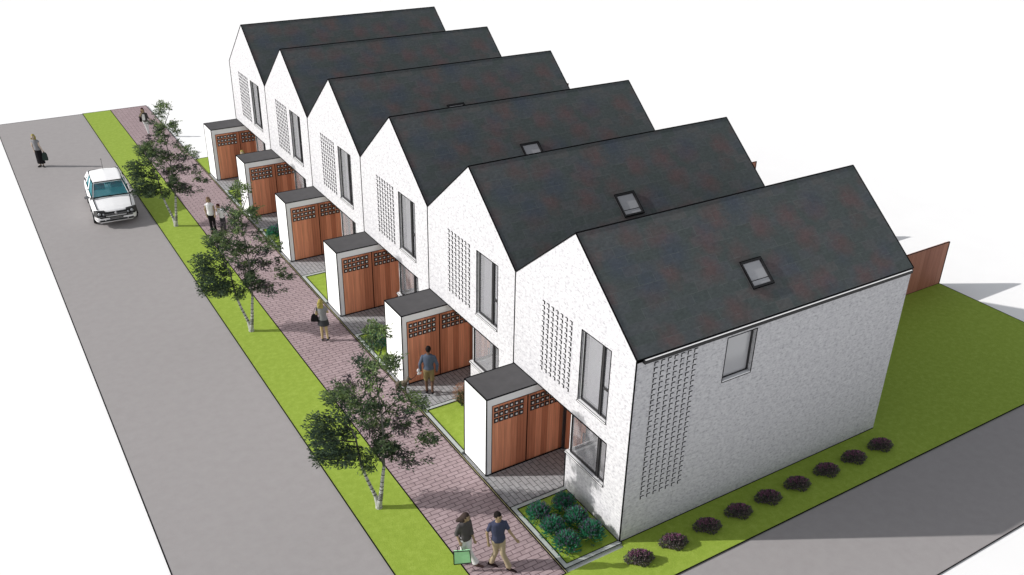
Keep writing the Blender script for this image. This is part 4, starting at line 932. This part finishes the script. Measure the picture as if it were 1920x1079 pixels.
    b = MB(); b.tube([P(0, 3.2, 1.44), P(0, 3.42, 1.86)], .010, 'black', 6); b.ball(P(0, 3.42, 1.86), .025, 'black', 8, 6); b.build('aerial', root)
    return root
make_car((-7.92, 30.72, 0), R(-4), 'white hatchback car with teal windows driving on the grey road')

# ------------------------------------------------------------------ to metres
for me in bpy.data.meshes: me.transform(Matrix.Scale(K, 4)); me.update()
for o in bpy.data.objects: o.location = o.location * K

# ------------------------------------------------------------------ camera and light
p = [-13.809760795864293, -15.601195494773629, 19.084037698086647, 1.0061408280302948, -0.4805228738031115, 0.023225324153163935, 1730.8471745031384]
ca, sa, cb, sb, cc, sc = math.cos(p[3]), math.sin(p[3]), math.cos(p[4]), math.sin(p[4]), math.cos(p[5]), math.sin(p[5])
f = Vector((ca * cb, sa * cb, sb)); r0 = Vector((sa, -ca, 0)); u0 = r0.cross(f)
r1 = r0 * cc + u0 * sc; u1 = -r0 * sc + u0 * cc
cam = bpy.data.cameras.new('camera'); co = bpy.data.objects.new('camera', cam); col.objects.link(co)
m4 = Matrix((r1, u1, -f)).transposed().to_4x4(); m4.translation = Vector(p[:3]) * K; co.matrix_world = m4
cam.sensor_width = 36; cam.lens = 36 * p[6] / 1920; cam.clip_end = 3000; cam.clip_start = .1
scene.camera = co
sd = Vector((-.768, .420, .482)).normalized(); el = math.asin(sd.z)
sun = bpy.data.lights.new('sun', 'SUN'); sun.energy = 3.75; sun.angle = R(.5); sun.color = (1, .97, .935)
so = bpy.data.objects.new('sun', sun); col.objects.link(so); so.rotation_euler = (-sd).to_track_quat('-Z', 'Y').to_euler(); so.location = (0, 0, 40)
w = bpy.data.worlds.new('World'); scene.world = w; w.use_nodes = True; nt = w.node_tree
sky = nt.nodes.new('ShaderNodeTexSky'); sky.sky_type = 'NISHITA'; sky.sun_disc = False; sky.sun_elevation = el; sky.sun_rotation = math.atan2(sd.x, sd.y)
sky.air_density = 1.0; sky.dust_density = 1.0; sky.ozone_density = 1.0
hs = nt.nodes.new('ShaderNodeHueSaturation'); hs.inputs['Saturation'].default_value = .18
nt.links.new(sky.outputs[0], hs.inputs['Color']); nt.links.new(hs.outputs[0], nt.nodes['Background'].inputs[0]); nt.nodes['Background'].inputs[1].default_value = .13
vs = scene.view_settings; vs.view_transform = 'Standard'; vs.look = 'None'; vs.gamma = 1; vs.exposure = .17; vs.use_curve_mapping = False
scene.cycles.max_bounces = 12; scene.cycles.diffuse_bounces = 8; scene.cycles.transparent_max_bounces = 12
